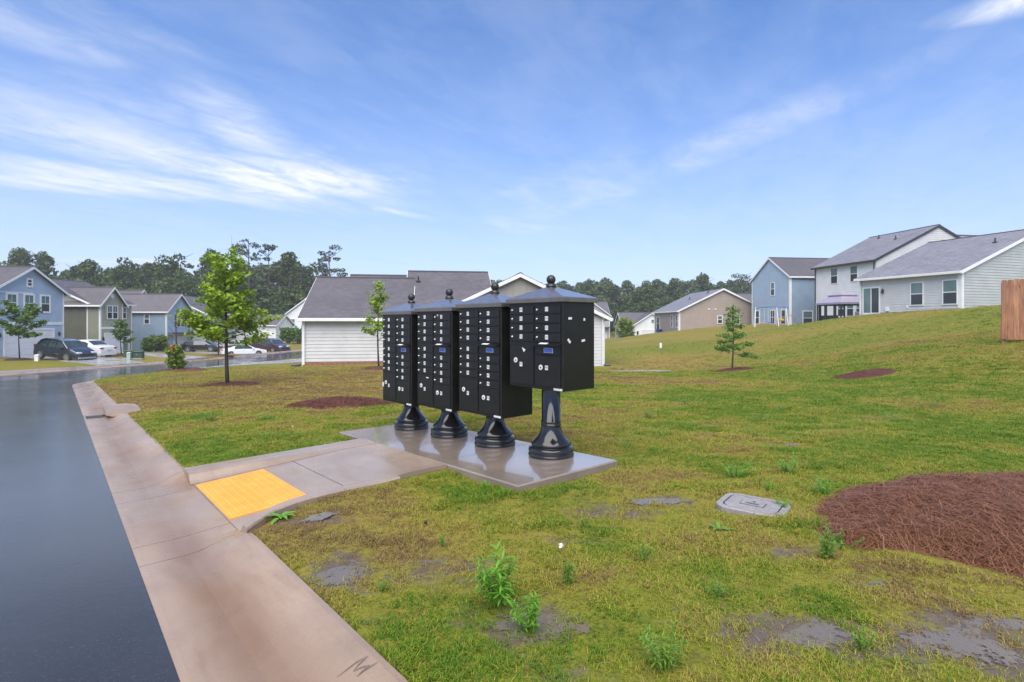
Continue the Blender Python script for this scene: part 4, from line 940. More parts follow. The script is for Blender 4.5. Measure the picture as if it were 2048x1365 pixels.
young_tree('young_tree', 'young tree across the street behind the leafy lawn tree', -27.5, 50.6, 3.2, .06, .35, 14, 1.3, 'leaf_mid', .14, 60, .14, 23, rise=.5)
young_tree('bare_tree', 'bare dead sapling behind a white and orange marker stake', -16.45, 26.5, 3.3, .045, .35, 7, .75, 'leaf_mid', .06, 0, .1, 33, rise=.8)
young_tree('shrub', 'small round green shrub at the foot of the bare sapling', -16.3, 26.15, .95, .02, .05, 22, .42, 'leaf_bush', .08, 170, .07, 41, rise=.9, group='garden shrubs', cat='shrub', env=[.9, 1, 1, 1, .9, .7])
young_tree('shrub', 'yellow-green shrub against the slate blue side wall', -43.6, 66.4, 1.3, .03, .05, 20, 1.2, 'leaf_bush', .16, 70, .16, 42, rise=.7, group='garden shrubs', cat='shrub', env=[1, 1, 1, .9, .8, .6])
young_tree('shrub', 'dark shrub beside the olive house porch', -42.2, 62.6, 1.2, .03, .05, 16, .7, 'leaf_mid', .15, 80, .14, 43, rise=.7, group='garden shrubs', cat='shrub', env=[1, 1, 1, .9, .8, .6])
young_tree('shrub', 'bright shrub on the slope beside the small white gabled house', 19.2, 92, 3.2, .05, .05, 20, 1.3, 'leaf_bush', .3, 30, .3, 44, rise=.7, group='garden shrubs', cat='shrub', env=[1, 1, 1, .9, .8, .6])
for i, (x_, y_, lab) in enumerate(((-35.8, 86.0, 'left'), (-33.6, 84.5, 'right'))):
    young_tree('shrub', '%s one of two round shrubs by the far white porch' % lab, x_, y_, 1.8, .04, .05, 16, 1.0, 'leaf_mid', .22, 45, .2, 45 + i, rise=.7, group='garden shrubs', cat='shrub', env=[1, 1, 1, .9, .8, .6])

# mulch and pine straw beds
def bed(label, x, y, rx, ry, h, mat, n, ln, seed, rot=0.0, name='mulch_bed', wd=.004):
    rng = np.random.default_rng(seed); r = thing(name, label, 'mulch bed', (x, y, 0), rot, 'mulch beds')
    cr, sr = math.cos(rot), math.sin(rot)
    edge = lambda a: 1 + .16 * (smooth_noise(2 * np.cos(a) + 5, 2 * np.sin(a) + seed, .9, seed, 2) - .5) * 2
    def P(u, v):
        X, Y = x + u * cr - v * sr, y + u * sr + v * cr; a = np.arctan2(v / ry, u / rx); k = np.hypot(u / rx, v / ry) / edge(a)
        return land_z(X, Y) + h * np.clip(1 - k ** 3.2, -1.5, 1) + (smooth_noise(X, Y, 3.5, seed + 3, 4) - .5) * .55 * h
    ks = np.r_[0, np.linspace(.15, 1.12, 11)]; A_ = np.linspace(0, 2 * math.pi, 49)[:-1]; rows = []
    for k in ks[1:]:
        e = edge(A_); u, v = rx * k * e * np.cos(A_), ry * k * e * np.sin(A_); rows.append(np.c_[u, v, P(u, v)])
    V = np.concatenate(rows); m = MB().loft([list(map(tuple, q)) for q in rows], caps=False); m.add([(0, 0, float(P(np.array([0.]), np.array([0.]))[0]))] + [tuple(q) for q in rows[0]], [(0, 1 + i, 1 + (i + 1) % 48) for i in range(48)])
    m.build('mound', mat, r, smooth=True)
    a = rng.uniform(0, 2 * math.pi, n); k = np.sqrt(rng.uniform(0, 1.0, n)) * (1 + np.abs(rng.normal(0, .06, n))); e = edge(a); u, v = rx * k * e * np.cos(a), ry * k * e * np.sin(a); z = P(u, v)
    hd = rng.uniform(0, 2 * math.pi, n) ; L_ = ln * rng.uniform(.35, 1.7, n) ** 1.2; cu = rng.normal(0, .5, n); lift = np.abs(rng.normal(0, .024, n)) * (ln / .16)
    Vs = []
    for q, f in ((-1, 0), (0, 1), (1, 2)):
        hx, hy = np.cos(hd + cu * q), np.sin(hd + cu * q); cxn, cyn = u + hx * L_ / 2 * q, v + hy * L_ / 2 * q
        zz = P(cxn, cyn) + .006 + lift * (1.0 if q == 1 else (.55 if q == 0 else .1)) ; w = wd * (1 if q == 0 else .45)
        Vs += [np.c_[cxn - hy * w, cyn + hx * w, zz], np.c_[cxn + hy * w, cyn - hx * w, zz + w * .5]]
    V = np.stack(Vs, 1).reshape(-1, 3); b0 = (np.arange(n) * 6)[:, None]
    Q = np.concatenate([b0 + np.array([[0, 1, 3, 2]]), b0 + np.array([[2, 3, 5, 4]])])
    tag(obj('straw', np_mesh('straw', V, Q, mat), None, r), kind='stuff')
bed('large reddish pine straw mound at the right edge of the near lawn', 3.66, 3.80, 1.52, 1.0, .13, 'straw', 46000, .15, 51, .18, 'pine_straw_bed', .0019)
bed('reddish mulch bed left of the mailbox slab', -3.44, 10.8, 1.05, .62, .13, 'mulch', 5000, .10, 52)
bed('mulch ring round the leafy lawn tree', -8.4, 16.25, .9, .5, .09, 'mulch', 1800, .1, 53)
bed('mulch ring round the sparse tree by the white wall', -5.7, 23.7, .85, .6, .1, 'mulch', 900, .12, 54)
bed('mulch ring under the feathery tree on the right slope', 9.05, 22.0, .88, .55, .1, 'mulch', 1200, .12, 55, .35)
bed('oval mulch bed without a tree on the right slope', 10.2, 15.75, 1.02, .62, .09, 'mulch', 2500, .1, 56, .3)
bed('mulch ring round the bare sapling and shrub', -16.0, 26.3, 1.15, .8, .12, 'mulch', 900, .14, 57)
bed('dark mulch ring under the wispy tree by the blue garage', -38.7, 42.3, 1.0, .7, .12, 'mulch_dark', 400, .2, 58)
bed('dark mulch ring under the slim tree by the olive house', -35.2, 48.4, 1.2, .8, .15, 'mulch_dark', 400, .2, 59)
bed('mulch ring under the tree across the street', -27.5, 50.6, 1.2, .8, .12, 'mulch', 400, .2, 60)

# weeds in the near lawn
leaf_mat('leaf_weed2', (.055, .15, .016), (.16, .28, .035), 7.0, rough=.4)
def weed(label, x, y, h, spread, n, seed, mat='leaf_weed', rosette=False):
    h *= 1.2; spread *= 1.2
    rng = np.random.default_rng(seed); t = thing('weed', label, 'weed', (x, y, lz(x, y) - .01), rng.uniform(0, 6), 'weeds in the near lawn'); V = []; Q = []; m = MB()
    def blade(p, d, L, w, bend):
        side = np.cross(d, [0, 0, 1.]); side /= np.linalg.norm(side) + 1e-9; b = len(V)
        for k, ww in ((0, .25), (.35, 1), (.7, .8), (1, .08)):
            c = p + d * L * k + np.array([0, 0, -bend * L * k * k]); V.append(c - side * w * ww); V.append(c + side * w * ww)
        for j in range(3): Q.append((b + 2 * j, b + 2 * j + 1, b + 2 * j + 3, b + 2 * j + 2))
    if rosette:
        for i in range(n):
            a = i * 2.4 + rng.uniform(-.3, .3); e = rng.uniform(.25, .9); blade(np.zeros(3), np.array([math.cos(a) * math.cos(e), math.sin(a) * math.cos(e), math.sin(e)]), spread * rng.uniform(.6, 1.1), spread * .10, .5)
        m.tube([(0, 0, -.01), (0, 0, .02)], .006, 5)
    else:
        for i in range(n):
            a = rng.uniform(0, 6.28); lean_ = rng.uniform(.0, 1) * spread; H_ = h * rng.uniform(.5, 1.05); base_ = np.array([math.cos(a), math.sin(a), 0]) * lean_ * .3
            top = np.array([math.cos(a) * lean_, math.sin(a) * lean_, H_]); m.tube([base_, (base_ + top) / 2 + np.array([0, 0, H_ * .1]), top], [.0035, .003, .0015], 4)
            for k in np.linspace(.25, 1, 9):
                p = base_ + (top - base_) * k
                for j in range(3):
                    a2 = rng.uniform(0, 6.28); e = rng.uniform(.1, .9); blade(p, np.array([math.cos(a2) * math.cos(e), math.sin(a2) * math.cos(e), math.sin(e)]), h * rng.uniform(.18, .32), h * .022, .35)
    m.build('stem', mat, t); obj('leaves', np_mesh('leaves', np.array(V), Q, mat), None, t)
weed('tall bright green feathery weed, larger of the pair in the bare foreground', -.06, 2.70, .22, .12, 11, 1); weed('bright green weed in front of the taller feathery weed', .10, 2.46, .13, .10, 9, 2)
weed('broad-leaved weed in the puddle beside the curved walk kerb', -1.72, 4.02, .1, .14, 11, 3, rosette=True); weed('pale broad-leaved weed between meter box and muddy patch', 1.40, 3.66, .1, .13, 10, 4, 'leaf_weed2', True)
weed('bushy weed left behind the meter box', 2.05, 4.95, .13, .14, 9, 5); weed('bushy weed right behind the meter box', 2.62, 5.1, .13, .13, 9, 6); weed('yellow-green weed at the tip of the straw bed', 2.55, 4.42, .12, .12, 8, 7)
weed('small weed just left of the straw bed tip', 2.15, 4.5, .08, .07, 6, 8); weed('weed touching the right side of the meter box', 2.03, 4.05, .09, .08, 6, 9); weed('low weed at the front corner of the mailbox slab', -.25, 4.62, .07, .08, 6, 10); weed('tiny weed by the slab front edge', -.08, 4.42, .07, .05, 5, 11)
weed('tall weed at the lower edge of the straw bed', 1.86, 3.22, .14, .06, 7, 12, 'leaf_weed2'); weed('green weed spilling from the straw bed front', 2.05, 3.38, .09, .13, 8, 13, 'leaf_weed2'); weed('weed clump at the bottom edge of the lawn', .62, 2.16, .13, .1, 8, 14, 'leaf_weed2'); weed('spindly weed in the muddy foreground', .30, 2.9, .12, .05, 5, 15, 'leaf_weed2')
weed('weed clump in the left lawn near the drain', -5.05, 9.0, .16, .22, 10, 16, 'leaf_weed2'); weed('small weed clump in the left lawn near the walk', -3.3, 7.3, .1, .16, 8, 17); weed('second weed clump in the left lawn', -4.1, 8.9, .12, .14, 8, 18)
for i, (x_, y_, h_, sp_, lab) in enumerate([(1.35, 6.3, .08, .2, 'low weed patch just behind the right end of the slab'), (1.9, 6.9, .09, .24, 'low weed patch behind the slab, second from it'), (2.5, 7.6, .1, .25, 'weed patch in line with the tall mailbox pedestal, further back'),
        (3.1, 7.0, .09, .22, 'weed patch behind the thin puddle in the right lawn'), (3.9, 8.3, .1, .26, 'dark weed patch in the middle of the right lawn'), (2.2, 8.8, .11, .25, 'weed patch below the tan house in the right lawn'), (4.8, 9.6, .11, .3, 'weed patch in the right lawn toward the slope tree'),
        (5.9, 8.4, .12, .3, 'pale weed patch beyond the straw bed'), (7.2, 9.4, .13, .35, 'broad weed patch near the right picture edge'), (6.6, 11.2, .12, .3, 'weed patch at the foot of the right slope'), (3.4, 10.6, .11, .3, 'weed patch below the oval mulch bed, toward the mailboxes'), (8.6, 11.6, .13, .35, 'weed patch on the slope above the straw bed'),
        (.5, 3.75, .06, .05, 'tiny sprig between the slab corner and the litter scrap'), (-.45, 3.45, .06, .05, 'tiny sprig beside the dark clod'), (.78, 3.2, .09, .06, 'thin sprig right of the litter scrap'), (1.05, 2.75, .08, .05, 'thin sprig above the lower mud patch'), (-.7, 2.85, .05, .05, 'tiny sprig near the kerb edge'), (1.5, 2.3, .08, .05, 'thin sprig in the lower mud patch')]):
    weed(lab, x_, y_, h_, sp_, 8 if sp_ > .1 else 5, 100 + i, 'leaf_weed2')
# ------------------------------------------------------------------ vehicles
pmat('paint_black', (.012, .012, .016), 0.18, 0.1, 3, coat=1.0); pmat('paint_white', (.72, .72, .73), 0.25, 0.04, 3, coat=0.8); pmat('paint_maroon', (.045, .015, .022), 0.2, 0.1, 3, coat=1.0); pmat('paint_beige', (.40, .36, .31), 0.3, 0.05, 3, coat=0.8)
pmat('car_glass', (.03, .045, .05), 0.04, 0.3, 2, spec=0.9); pmat('tyre', (.02, .02, .02), 0.7, 0.2, 8); pmat('rim', (.45, .45, .46), 0.3, 0.1, 8, metallic=0.7); pmat('lamp_red', (.35, .02, .025), 0.2, 0.1, 4, coat=0.5); pmat('lamp_clear', (.65, .66, .68), 0.12, 0.1, 4, coat=0.8); pmat('plate_white', (.6, .6, .6), 0.4)
def car(name, label, x, y, heading, paint, L, Wd, H, kind, pitch=0.0, dz=0.0):
    """local x forward from the middle of the car"""
    t = thing(name, label, 'car', (x, y, lz(x, y) + .03 + dz), heading, 'parked cars'); t.rotation_euler = (0, pitch, heading); hw = Wd / 2; h = L / 2
    if kind == 'suv':
        top = [(-h, .62), (-h + .04, .95), (-h + .25, 1.0 * H * .70), (-h + .55, H * .93), (-h + .95, H), (-.1, H * 1.0), (.55, H * .95), (1.25, H * .66), (1.6, H * .60), (h - .35, H * .53), (h - .06, H * .44), (h, .42)]; gl = (-h + .75, .95); ws = (.58, 1.22); rw = (-h + .27, -h + .58)
    elif kind == 'sedan':
        top = [(-h, .55), (-h + .05, .88), (-h + .35, H * .68), (-h + .75, H * .70), (-h + 1.45, H * .95), (-.35, H), (.25, H * .97), (1.05, H * .66), (1.45, H * .62), (h - .4, H * .54), (h - .06, H * .44), (h, .40)]; gl = (-h + 1.2, .75); ws = (.28, 1.02); rw = (-h + .80, -h + 1.42)
    else:
        top = [(-h, .60), (-h + .04, 1.0), (-h + .12, H * .66), (-h + .4, H * .95), (-h + .9, H), (.3, H * .99), (.9, H * .90), (1.55, H * .62), (1.85, H * .56), (h - .3, H * .49), (h - .05, H * .40), (h, .40)]; gl = (-h + .55, 1.2); ws = (.93, 1.52); rw = (-h + .14, -h + .38)
    tx = [p[0] for p in top]; tz = [p[1] for p in top]; zt = lambda q: float(np.interp(q, tx, tz)); belt = H * .60
    def plan(q): return hw * (1 - .10 * (abs(q) / h) ** 5 - .05 * (abs(q) / h) ** 2)
    def sec(q):
        w = plan(q); z = zt(q); b = min(belt, z - .04); tw = w - max(0, (z - b)) * .34
        return [(q, -w * .93, .22), (q, -w, .36), (q, -w * 1.0, b * .78), (q, -w * .965, b), (q, -tw * .985, z - .045), (q, -tw * .90, z), (q, 0, z + .02), (q, tw * .90, z), (q, tw * .985, z - .045), (q, w * .965, b), (q, w, b * .78), (q, w, .36), (q, w * .93, .22)]
    qs = sorted(set(list(np.linspace(-h, h, 25)) + tx)); MB().loft([sec(q) for q in qs]).build('body', paint, t, smooth=False, fixn=True)
    sidez = lambda q, f: (lambda w, z, b: (w * .965 + ((w - (z - b) * .34) * .985 - w * .965) * f, b + (z - .045 - b) * f))(plan(q), zt(q), min(belt, zt(q) - .04))
    for sg in (-1, 1):                                            # side glass in two or three panes
        cuts = np.linspace(gl[0], gl[1], 4 if kind != 'sedan' else 3)
        for a, b in zip(cuts[:-1], cuts[1:]):
            m = MB(); rows = []
            for q in np.linspace(a + .04, b - .04, 4):
                f1 = .86; rows.append([(q, sg * (sidez(q, f)[0] + .012), sidez(q, f)[1]) for f in (.10, .5, f1)])
            m.loft(rows, closed=False, caps=False).build('side_window', 'car_glass', t)
    for nm, (a, b) in (('windscreen', ws), ('rear_window', rw)):
        rows = [[(q, k * (plan(q) - (zt(q) - belt) * .34) * .84, zt(q) + .022 - abs(k) * .012) for k in (-1, -.5, 0, .5, 1)] for q in np.linspace(a, b, 5)]
        MB().loft(rows, closed=False, caps=False).build(nm, 'car_glass', t)
    rr = .34 if kind != 'sedan' else .31; wb = L * .29
    for q in (-wb - .05, wb + .02):
        for sg in (-1, 1):
            yy = sg * (plan(q) - .10)
            MB().lathe([(0, -.02), (rr + .06, -.02), (rr + .06, .02), (0, .02)], 18, (q, sg * (plan(q) - .012), rr + .01), 'y', caps=False).build('wheel_arch', 'tyre', t)
            w = MB().lathe([(rr * .6, -.11), (rr * .96, -.11), (rr, -.08), (rr, .08), (rr * .96, .11), (rr * .6, .11)], 20, (q, yy + sg * .03, rr), 'y', caps=False).build('wheel', 'tyre', t)
            m = MB().lathe([(0, -.115), (rr * .2, -.115), (rr * .2, .0)], 10, (q, yy + sg * .03, rr), 'y', caps=False); m.lathe([(0, .115), (rr * .2, .115), (rr * .2, .0)], 10, (q, yy + sg * .03, rr), 'y', caps=False)
            for k in range(5):
                a = k * 2 * math.pi / 5; M = Matrix.Translation((q, yy + sg * .03, rr)) @ Matrix.Rotation(a, 4, 'Y'); m.box((-.035, -.118, rr * .1), (.035, .118, rr * .68), M)
            m.lathe([(rr * .58, -.113), (rr * .70, -.113), (rr * .70, .113), (rr * .58, .113)], 18, (q, yy + sg * .03, rr), 'y', caps=False).build('rim', 'rim', w)
    for sg in (-1, 1):
        MB().bbox((h - .30, sg * hw * .60 - .17, H * .415), (h - .035, sg * hw * .60 + .17, H * .50), .03).build('headlight', 'lamp_clear', t)
        MB().bbox((-h - .012, sg * hw * .72 - .14, .86 if kind != 'sedan' else .74), (-h + .16, sg * hw * .72 + .14, 1.08 if kind != 'sedan' else .88), .03).build('tail_light', 'lamp_red', t)
        MB().bbox((.72, sg * (hw + .02) - .09, belt - .02), (.90, sg * (hw + .02) + .09, belt + .13), .03).build('mirror', paint, t)
        MB().bbox((-.35, sg * (plan(0) + .004) - .012, belt * .86), (-.17, sg * (plan(0) + .004) + .012, belt * .90), .006).build('door_handle', paint, t)
    MB().bbox((h - .06, -hw * .55, .48), (h + .015, hw * .55, .66), .02).build('grille', 'tyre', t); MB().bbox((h - .08, -hw * .8, .26), (h + .03, hw * .8, .42), .04).build('bumper', 'rim' if paint == 'paint_black' else paint, t)
    MB().bbox((-h - .03, -.26, .60), (-h + .05, .26, .74), .008).build('licence_plate', 'plate_white', t)
    return t
car('parked_car', 'black crossover parked nose to the street in the blue house driveway', -35.5, 42.9, R(-14), 'paint_black', 4.5, 1.85, 1.62, 'suv', R(4.5), -.02)
car('parked_car', 'white saloon parked behind the black crossover, tail to the street', -36.6, 46.3, R(172), 'paint_white', 4.6, 1.82, 1.45, 'sedan', R(-2))
car('parked_car', 'maroon minivan parked beyond the white sedan and the lawn tree', -29.2, 65.0, R(-20), 'paint_maroon', 4.9, 1.95, 1.75, 'van')
car('parked_car', 'white sedan parked low beyond the lawn tree, left of the minivan', -29.6, 59.6, R(35), 'paint_white', 4.5, 1.8, 1.42, 'sedan', 0, -.35)
car('parked_car', 'beige car glimpsed behind the leafy lawn tree', -36.0, 71.5, R(-15), 'paint_beige', 4.5, 1.8, 1.45, 'sedan')
car('parked_car', 'black car glimpsed left of the lawn tree trunk', -40.2, 70.0, R(10), 'paint_black', 4.5, 1.8, 1.5, 'suv')

# ------------------------------------------------------------------ street furniture
pmat('utility_green', (.035, .075, .045), 0.5, 0.15, 4); pmat('pale_green', (.36, .47, .40), 0.5, 0.1, 4); pmat('sign_green', (.02, .16, .10), 0.4); pmat('steel', (.30, .32, .32), 0.35, 0.1, 6, metallic=0.8)
pmat('orange_tape', (.75, .12, .03), 0.5, 0.1); pmat('marker_white', (.75, .74, .72), 0.5); pmat('bin_blue', (.02, .05, .28), 0.4, 0.1); pmat('meter_grey', (.27, .245, .235), 0.45, 0.15, 25, bump=0.4, bscale=120); pmat('groove_dark', (.03, .028, .026), 0.6)
def green_box(label, x, y, w, d, hh, rz):
    t = thing('utility_box', label, 'utility box', (x, y, lz(x, y)), rz, 'green utility boxes'); MB().bbox((-w / 2, -d / 2, 0), (w / 2, d / 2, .1), .02).build('pad', 'drive_concrete', t)
    MB().bbox((-w / 2 + .04, -d / 2 + .04, .09), (w / 2 - .04, d / 2 - .04, hh - .1), .03).build('cabinet', 'utility_green', t); MB().bbox((-w / 2, -d / 2 - .02, hh - .12), (w / 2, d / 2, hh), .05).build('lid', 'utility_green', t); MB().bbox((-.05, -d / 2 - .05, hh * .5), (.05, -d / 2 + .05, hh * .62), .01).build('latch', 'steel', t)
green_box('dark green utility box left of the pair by the far kerb', -31.45, 44.4, .75, .6, .72, .2); green_box('dark green utility box right of the pair by the far kerb', -30.55, 44.2, .72, .6, .68, .2)
def pedestal(label, x, y, mat, hh):
    t = thing('cable_pedestal', label, 'utility pedestal', (x, y, lz(x, y)), .3); MB().bbox((-.13, -.13, -.05), (.13, .13, hh * .8), .02).build('post', mat, t); MB().lathe([(.0, hh * .78), (.16, hh * .78), (.17, hh * .84), (.13, hh * .97), (.0, hh)], 12, caps=False).build('hood', mat, t, smooth=True)
pedestal('pale green cable pedestal in front of the green utility boxes', -31.0, 43.7, 'pale_green', .62); pedestal('short whitish pedestal in the grass beside the black crossover', -36.5, 41.5, 'marker_white', .5)
t = thing('marker_stake', 'white marker stake with orange band by the bare sapling', 'marker', (-16.35, 25.95, lz(-16.35, 25.95) + .08)); MB().bbox((-.03, -.02, -.1), (.03, .02, .92), .006).build('stake', 'marker_white', t); MB().bbox((-.04, -.03, .92), (.04, .03, 1.18), .008).build('band', 'orange_tape', t)
t = thing('marker_flag', 'small pale marker flag on the grassy slope', 'marker', (10.43, 37.6, lz(10.43, 37.6))); MB().tube([(0, 0, -.1), (0, 0, .7)], .012, 5).build('wire', 'steel', t); MB().bbox((-.15, -.01, .38), (.0, .01, .72), .004).build('flag', 'marker_white', t)
t = thing('street_sign', 'green street name sign on a thin pole near the white house corner', 'street sign', (-32.2, 80.5, lz(-32.2, 80.5))); MB().tube([(0, 0, -.2), (0, 0, 2.75)], .04, 8).build('pole', 'steel', t); MB().bbox((-.42, -.02, 2.5), (.42, .02, 2.7), .01).build('name_blade', 'sign_green', t); MB().bbox((-.02, -.42, 2.72), (.02, .42, 2.92), .01).build('name_blade', 'sign_green', t)
def wheelie(x, y):
    t = thing('wheelie_bin', 'blue wheeled bin against the tan house corner', 'bin', (x, y, lz(x, y)), .4); r0 = lambda k, z: [(-.26 * k, -.3 * k, z), (.26 * k, -.3 * k, z), (.26 * k, .3 * k, z), (-.26 * k, .3 * k, z)]
    MB().loft([r0(.8, .05), r0(1.0, .95)]).build('body', 'bin_blue', t, fixn=True); MB().bbox((-.29, -.34, .95), (.29, .33, 1.04), .03).build('lid', 'bin_blue', t)
    for sg in (-1, 1): MB().lathe([(0, -.03), (.11, -.03), (.11, .03), (0, .03)], 12, (sg * .24, .28, .11), 'x', caps=False).build('wheel', 'tyre', t)
wheelie(21.3, 78.2)
def meter_box():
    x, y = 1.83, 4.10; t = thing('meter_box', 'grey rounded meter box lid sunk in the grass', 'meter box', (x, y, lz(x, y) - .024), R(-38))
    def rr(w, d, c, z, n=5):
        out = []
        for qx, qy, a0 in ((1, 1, 0), (-1, 1, 90), (-1, -1, 180), (1, -1, 270)):
            for k in range(n): a = R(a0 + 90 * k / (n - 1)); out.append((qx * (w / 2 - c) + c * math.cos(a), qy * (d / 2 - c) + c * math.sin(a), z))
        return out
    MB().loft([rr(.48, .40, .10, -.05), rr(.48, .40, .10, .045), rr(.468, .388, .095, .052), rr(.39, .31, .06, .052), rr(.39, .31, .06, .046)]).build('rim', 'meter_grey', t, fixn=True)
    MB().loft([rr(.385, .305, .06, .0), rr(.385, .305, .06, .0475)]).build('seam', 'groove_dark', t, fixn=True)
    l = MB().loft([rr(.365, .285, .055, .02), rr(.365, .285, .055, .050), rr(.357, .277, .05, .053)]).build('lid', 'meter_grey', t, fixn=True)
    MB().loft([rr(.175, .115, .012, .053), rr(.175, .115, .012, .0545)]).build('reader_seam', 'groove_dark', l, fixn=True); MB().loft([rr(.165, .105, .01, .053), rr(.165, .105, .01, .057)]).build('reader_lid', 'meter_grey', l, fixn=True)
    MB().lathe([(.0, .0578), (.012, .0578), (.012, .05)], 10, (.0, .035, 0), caps=False).build('key_hole', 'groove_dark', l)
    for k in range(2): MB().box((-.045, -.012 - k * .018, .0572), (.045, -.004 - k * .018, .0580)).build('cast_line', 'groove_dark', l)
meter_box()
for i, (x_, y_, lab) in enumerate(((.30, 3.32, 'crumpled white scrap of litter in the bare lawn'), (-.60, 3.75, 'small dark clod of earth in the near lawn'), (-3.25, 8.0, 'tiny white scrap in the left lawn'))):
    m = MB(); n = 7; rng = np.random.default_rng(i); m.loft([[(.013 * math.cos(a) * rng.uniform(.6, 1.2), .012 * math.sin(a) * rng.uniform(.6, 1.2), .004 + z) for a in np.linspace(0, 6.28, n)[:-1]] for z in (0, .012, .02)]); tag(m.build('litter' if i != 1 else 'clod', 'plate_white' if i == 2 else 'marker_white' if i != 1 else 'mulch_dark', None, fixn=True, loc=(x_, y_, lz(x_, y_) + .018)), lab, 'litter' if i != 1 else 'clod')

# ------------------------------------------------------------------ fence, gazebo, swing set on the hill
pmat('cedar', (.30, .125, .060), 0.55, 0.35, 3, stretch=(6, 6, .6), bump=0.3, bscale=12)
pmat('cedar_pale', (.37, .17, .085), 0.55, 0.35, 3, stretch=(6, 6, .6), bump=0.3, bscale=12)
def fence():
    x, y = 15.32, 16.9; d = Vector((.86, -.51)); t = thing('wooden_fence', 'reddish brown timber fence panel at the right edge', 'fence', (x, y, 0), math.atan2(d.y, d.x)); rng = random.Random(4)
    for k in range(17):
        u = k * .142; gx, gy = x + d.x * u, y + d.y * u; z = lz(gx, gy) + .05 if k > 20 else .83 - .012 * u; w = .134; h = 1.86 + .10 * u * .4 + rng.uniform(-.012, .012); ox = rng.uniform(-.004, .004)
        a = [(u, ox, z), (u + w, ox, z), (u + w, ox, z + h - .03), (u + w - .025, ox, z + h), (u + .025, ox, z + h), (u, ox, z + h - .03)]
        MB().loft([a, [(p[0], p[1] + .018, p[2]) for p in a]]).build('board', 'cedar' if rng.random() < .6 else 'cedar_pale', t, fixn=True)
    for h in (.35, 1.0, 1.6): MB().bbox((.0, .022, .83 + h), (2.42, .06, .83 + h + .09), .004).build('rail', 'cedar', t)
    for u in (.02, 2.3): MB().bbox((u, .062, .1), (u + .1, .16, 2.6), .004).build('post', 'cedar', t)
fence()
pmat('canopy_lilac', (.30, .27, .34), 0.6, 0.08, 3); pmat('net_black', (.02, .02, .022), 0.7); pmat('swing_blue', (.03, .07, .32), 0.35); pmat('swing_yellow', (.55, .33, .03), 0.5); pmat('sofa_grey', (.25, .24, .25), 0.8)
def gazebo():
    x, y = 29.95, 48.9; t = thing('gazebo', 'gazebo with two-tier lilac canopy and dark net sides beside the white house', 'gazebo', (x, y, 1.12), math.atan2(-.9856, .169)); a = 1.42; sq = lambda k, z: [(-k, -k, z), (k, -k, z), (k, k, z), (-k, k, z)]
    MB().loft([sq(a + .12, 1.84), sq(a + .12, 2.0), sq(.75, 2.62), sq(.70, 2.60)], caps=False).build('canopy', 'canopy_lilac', t, fixn=True); MB().loft([sq(.85, 2.62), sq(.85, 2.70), sq(.5, 2.92), sq(.05, 3.02)]).build('top_canopy', 'canopy_lilac', t, fixn=True)
    for sx in (-1, 1):
        for sy in (-1, 1): MB().bbox((sx * a - .05, sy * a - .05, -.3), (sx * a + .05, sy * a + .05, 1.9), .01).build('post', 'trim_dark', t)
    for sy in (-1, 1): MB().bbox((-a, sy * a - .03, 1.76), (a, sy * a + .03, 1.86), .01).build('beam', 'trim_dark', t)
    for sx in (-1, 1):
        MB().bbox((sx * a - .03, -a, 1.76), (sx * a + .03, a, 1.86), .01).build('beam', 'trim_dark', t)
        for k, u in enumerate((-a + .15, .55 * sx)):
            n = 9; f = [[(u + .045 * j, -a + .05 * (j % 2) - .02, z) for j in range(n)] for z in (.0, .9, 1.78)]; MB().loft(f, closed=False, caps=False).build('net_curtain', 'net_black', t)
    MB().bbox((-a + .1, -a + .02, -.3), (a * .75, -a + .06, .86), .01).build('screen_wall', 'net_black', t)
gazebo()
t = thing('garden_sofa', 'light grey garden sofa at the right side of the gazebo', 'sofa', (30.15, 47.1, 1.30), math.atan2(-.9856, .169)); MB().bbox((-.6, -.4, .0), (.6, .4, .42), .05).build('seat', 'sofa_grey', t); MB().bbox((-.6, .2, .42), (.6, .42, 1.0), .08).build('backrest', 'sofa_grey', t)
for sg in (-1, 1): MB().bbox((sg * .6 - .1, -.4, .0), (sg * .6 + .1, .42, .6), .04).build('arm', 'sofa_grey', t)
def swing_set():
    x, y = 29.0, 60.4; t = thing('swing_set', 'metal swing set with blue beam, white legs and yellow seats', 'swing set', (x, y, .78), math.atan2(-.30, .95)); H_ = 2.25; xs = (-1.55, .1, 1.55)
    MB().tube([(-1.75, 0, H_ - .18), (-1.2, 0, H_ - .02), (0, 0, H_ + .05), (1.3, 0, H_ + .03), (1.75, 0, H_ - .12)], .05, 8).build('top_beam', 'swing_blue', t, smooth=True)
    for q in (-1.6, .55, 1.5):
        for sy in (-1, 1): MB().tube([(q, 0, H_), (q - (.18 if q < 0 else -.12), sy * .75, -.1)], .04, 7).build('leg', 'marker_white', t)
        MB().tube([(q - .05, -.36, 1.0), (q - .05, .36, 1.0)], .025, 6).build('cross_bar', 'marker_white', t)
    for q in (-.95, -.1):
        for dx in (-.22, .22): MB().tube([(q + dx, 0, H_), (q + dx, -.05, .55)], .014, 5).build('chain', 'marker_white', t)
        MB().bbox((q - .25, -.17, .50), (q + .25, .07, .58), .03).build('swing_seat', 'swing_yellow' if q < -.5 else 'swing_blue', t)
    MB().tube([(1.05, 0, H_), (1.05, 0, .9)], .02, 5).build('hanger', 'marker_white', t); MB().bbox((.78, -.12, .72), (1.32, .12, .98), .06).build('glider_seat', 'swing_yellow', t)
    sl = [[(1.75, -.25, 1.5), (1.75, .25, 1.5)], [(2.1, -.25, 1.2), (2.1, .25, 1.2)], [(2.7, -.25, .35), (2.7, .25, .35)], [(3.0, -.25, .1), (3.0, .25, .1)]]
    MB().loft(sl, closed=False, caps=False).build('slide', 'marker_white', t)
swing_set()
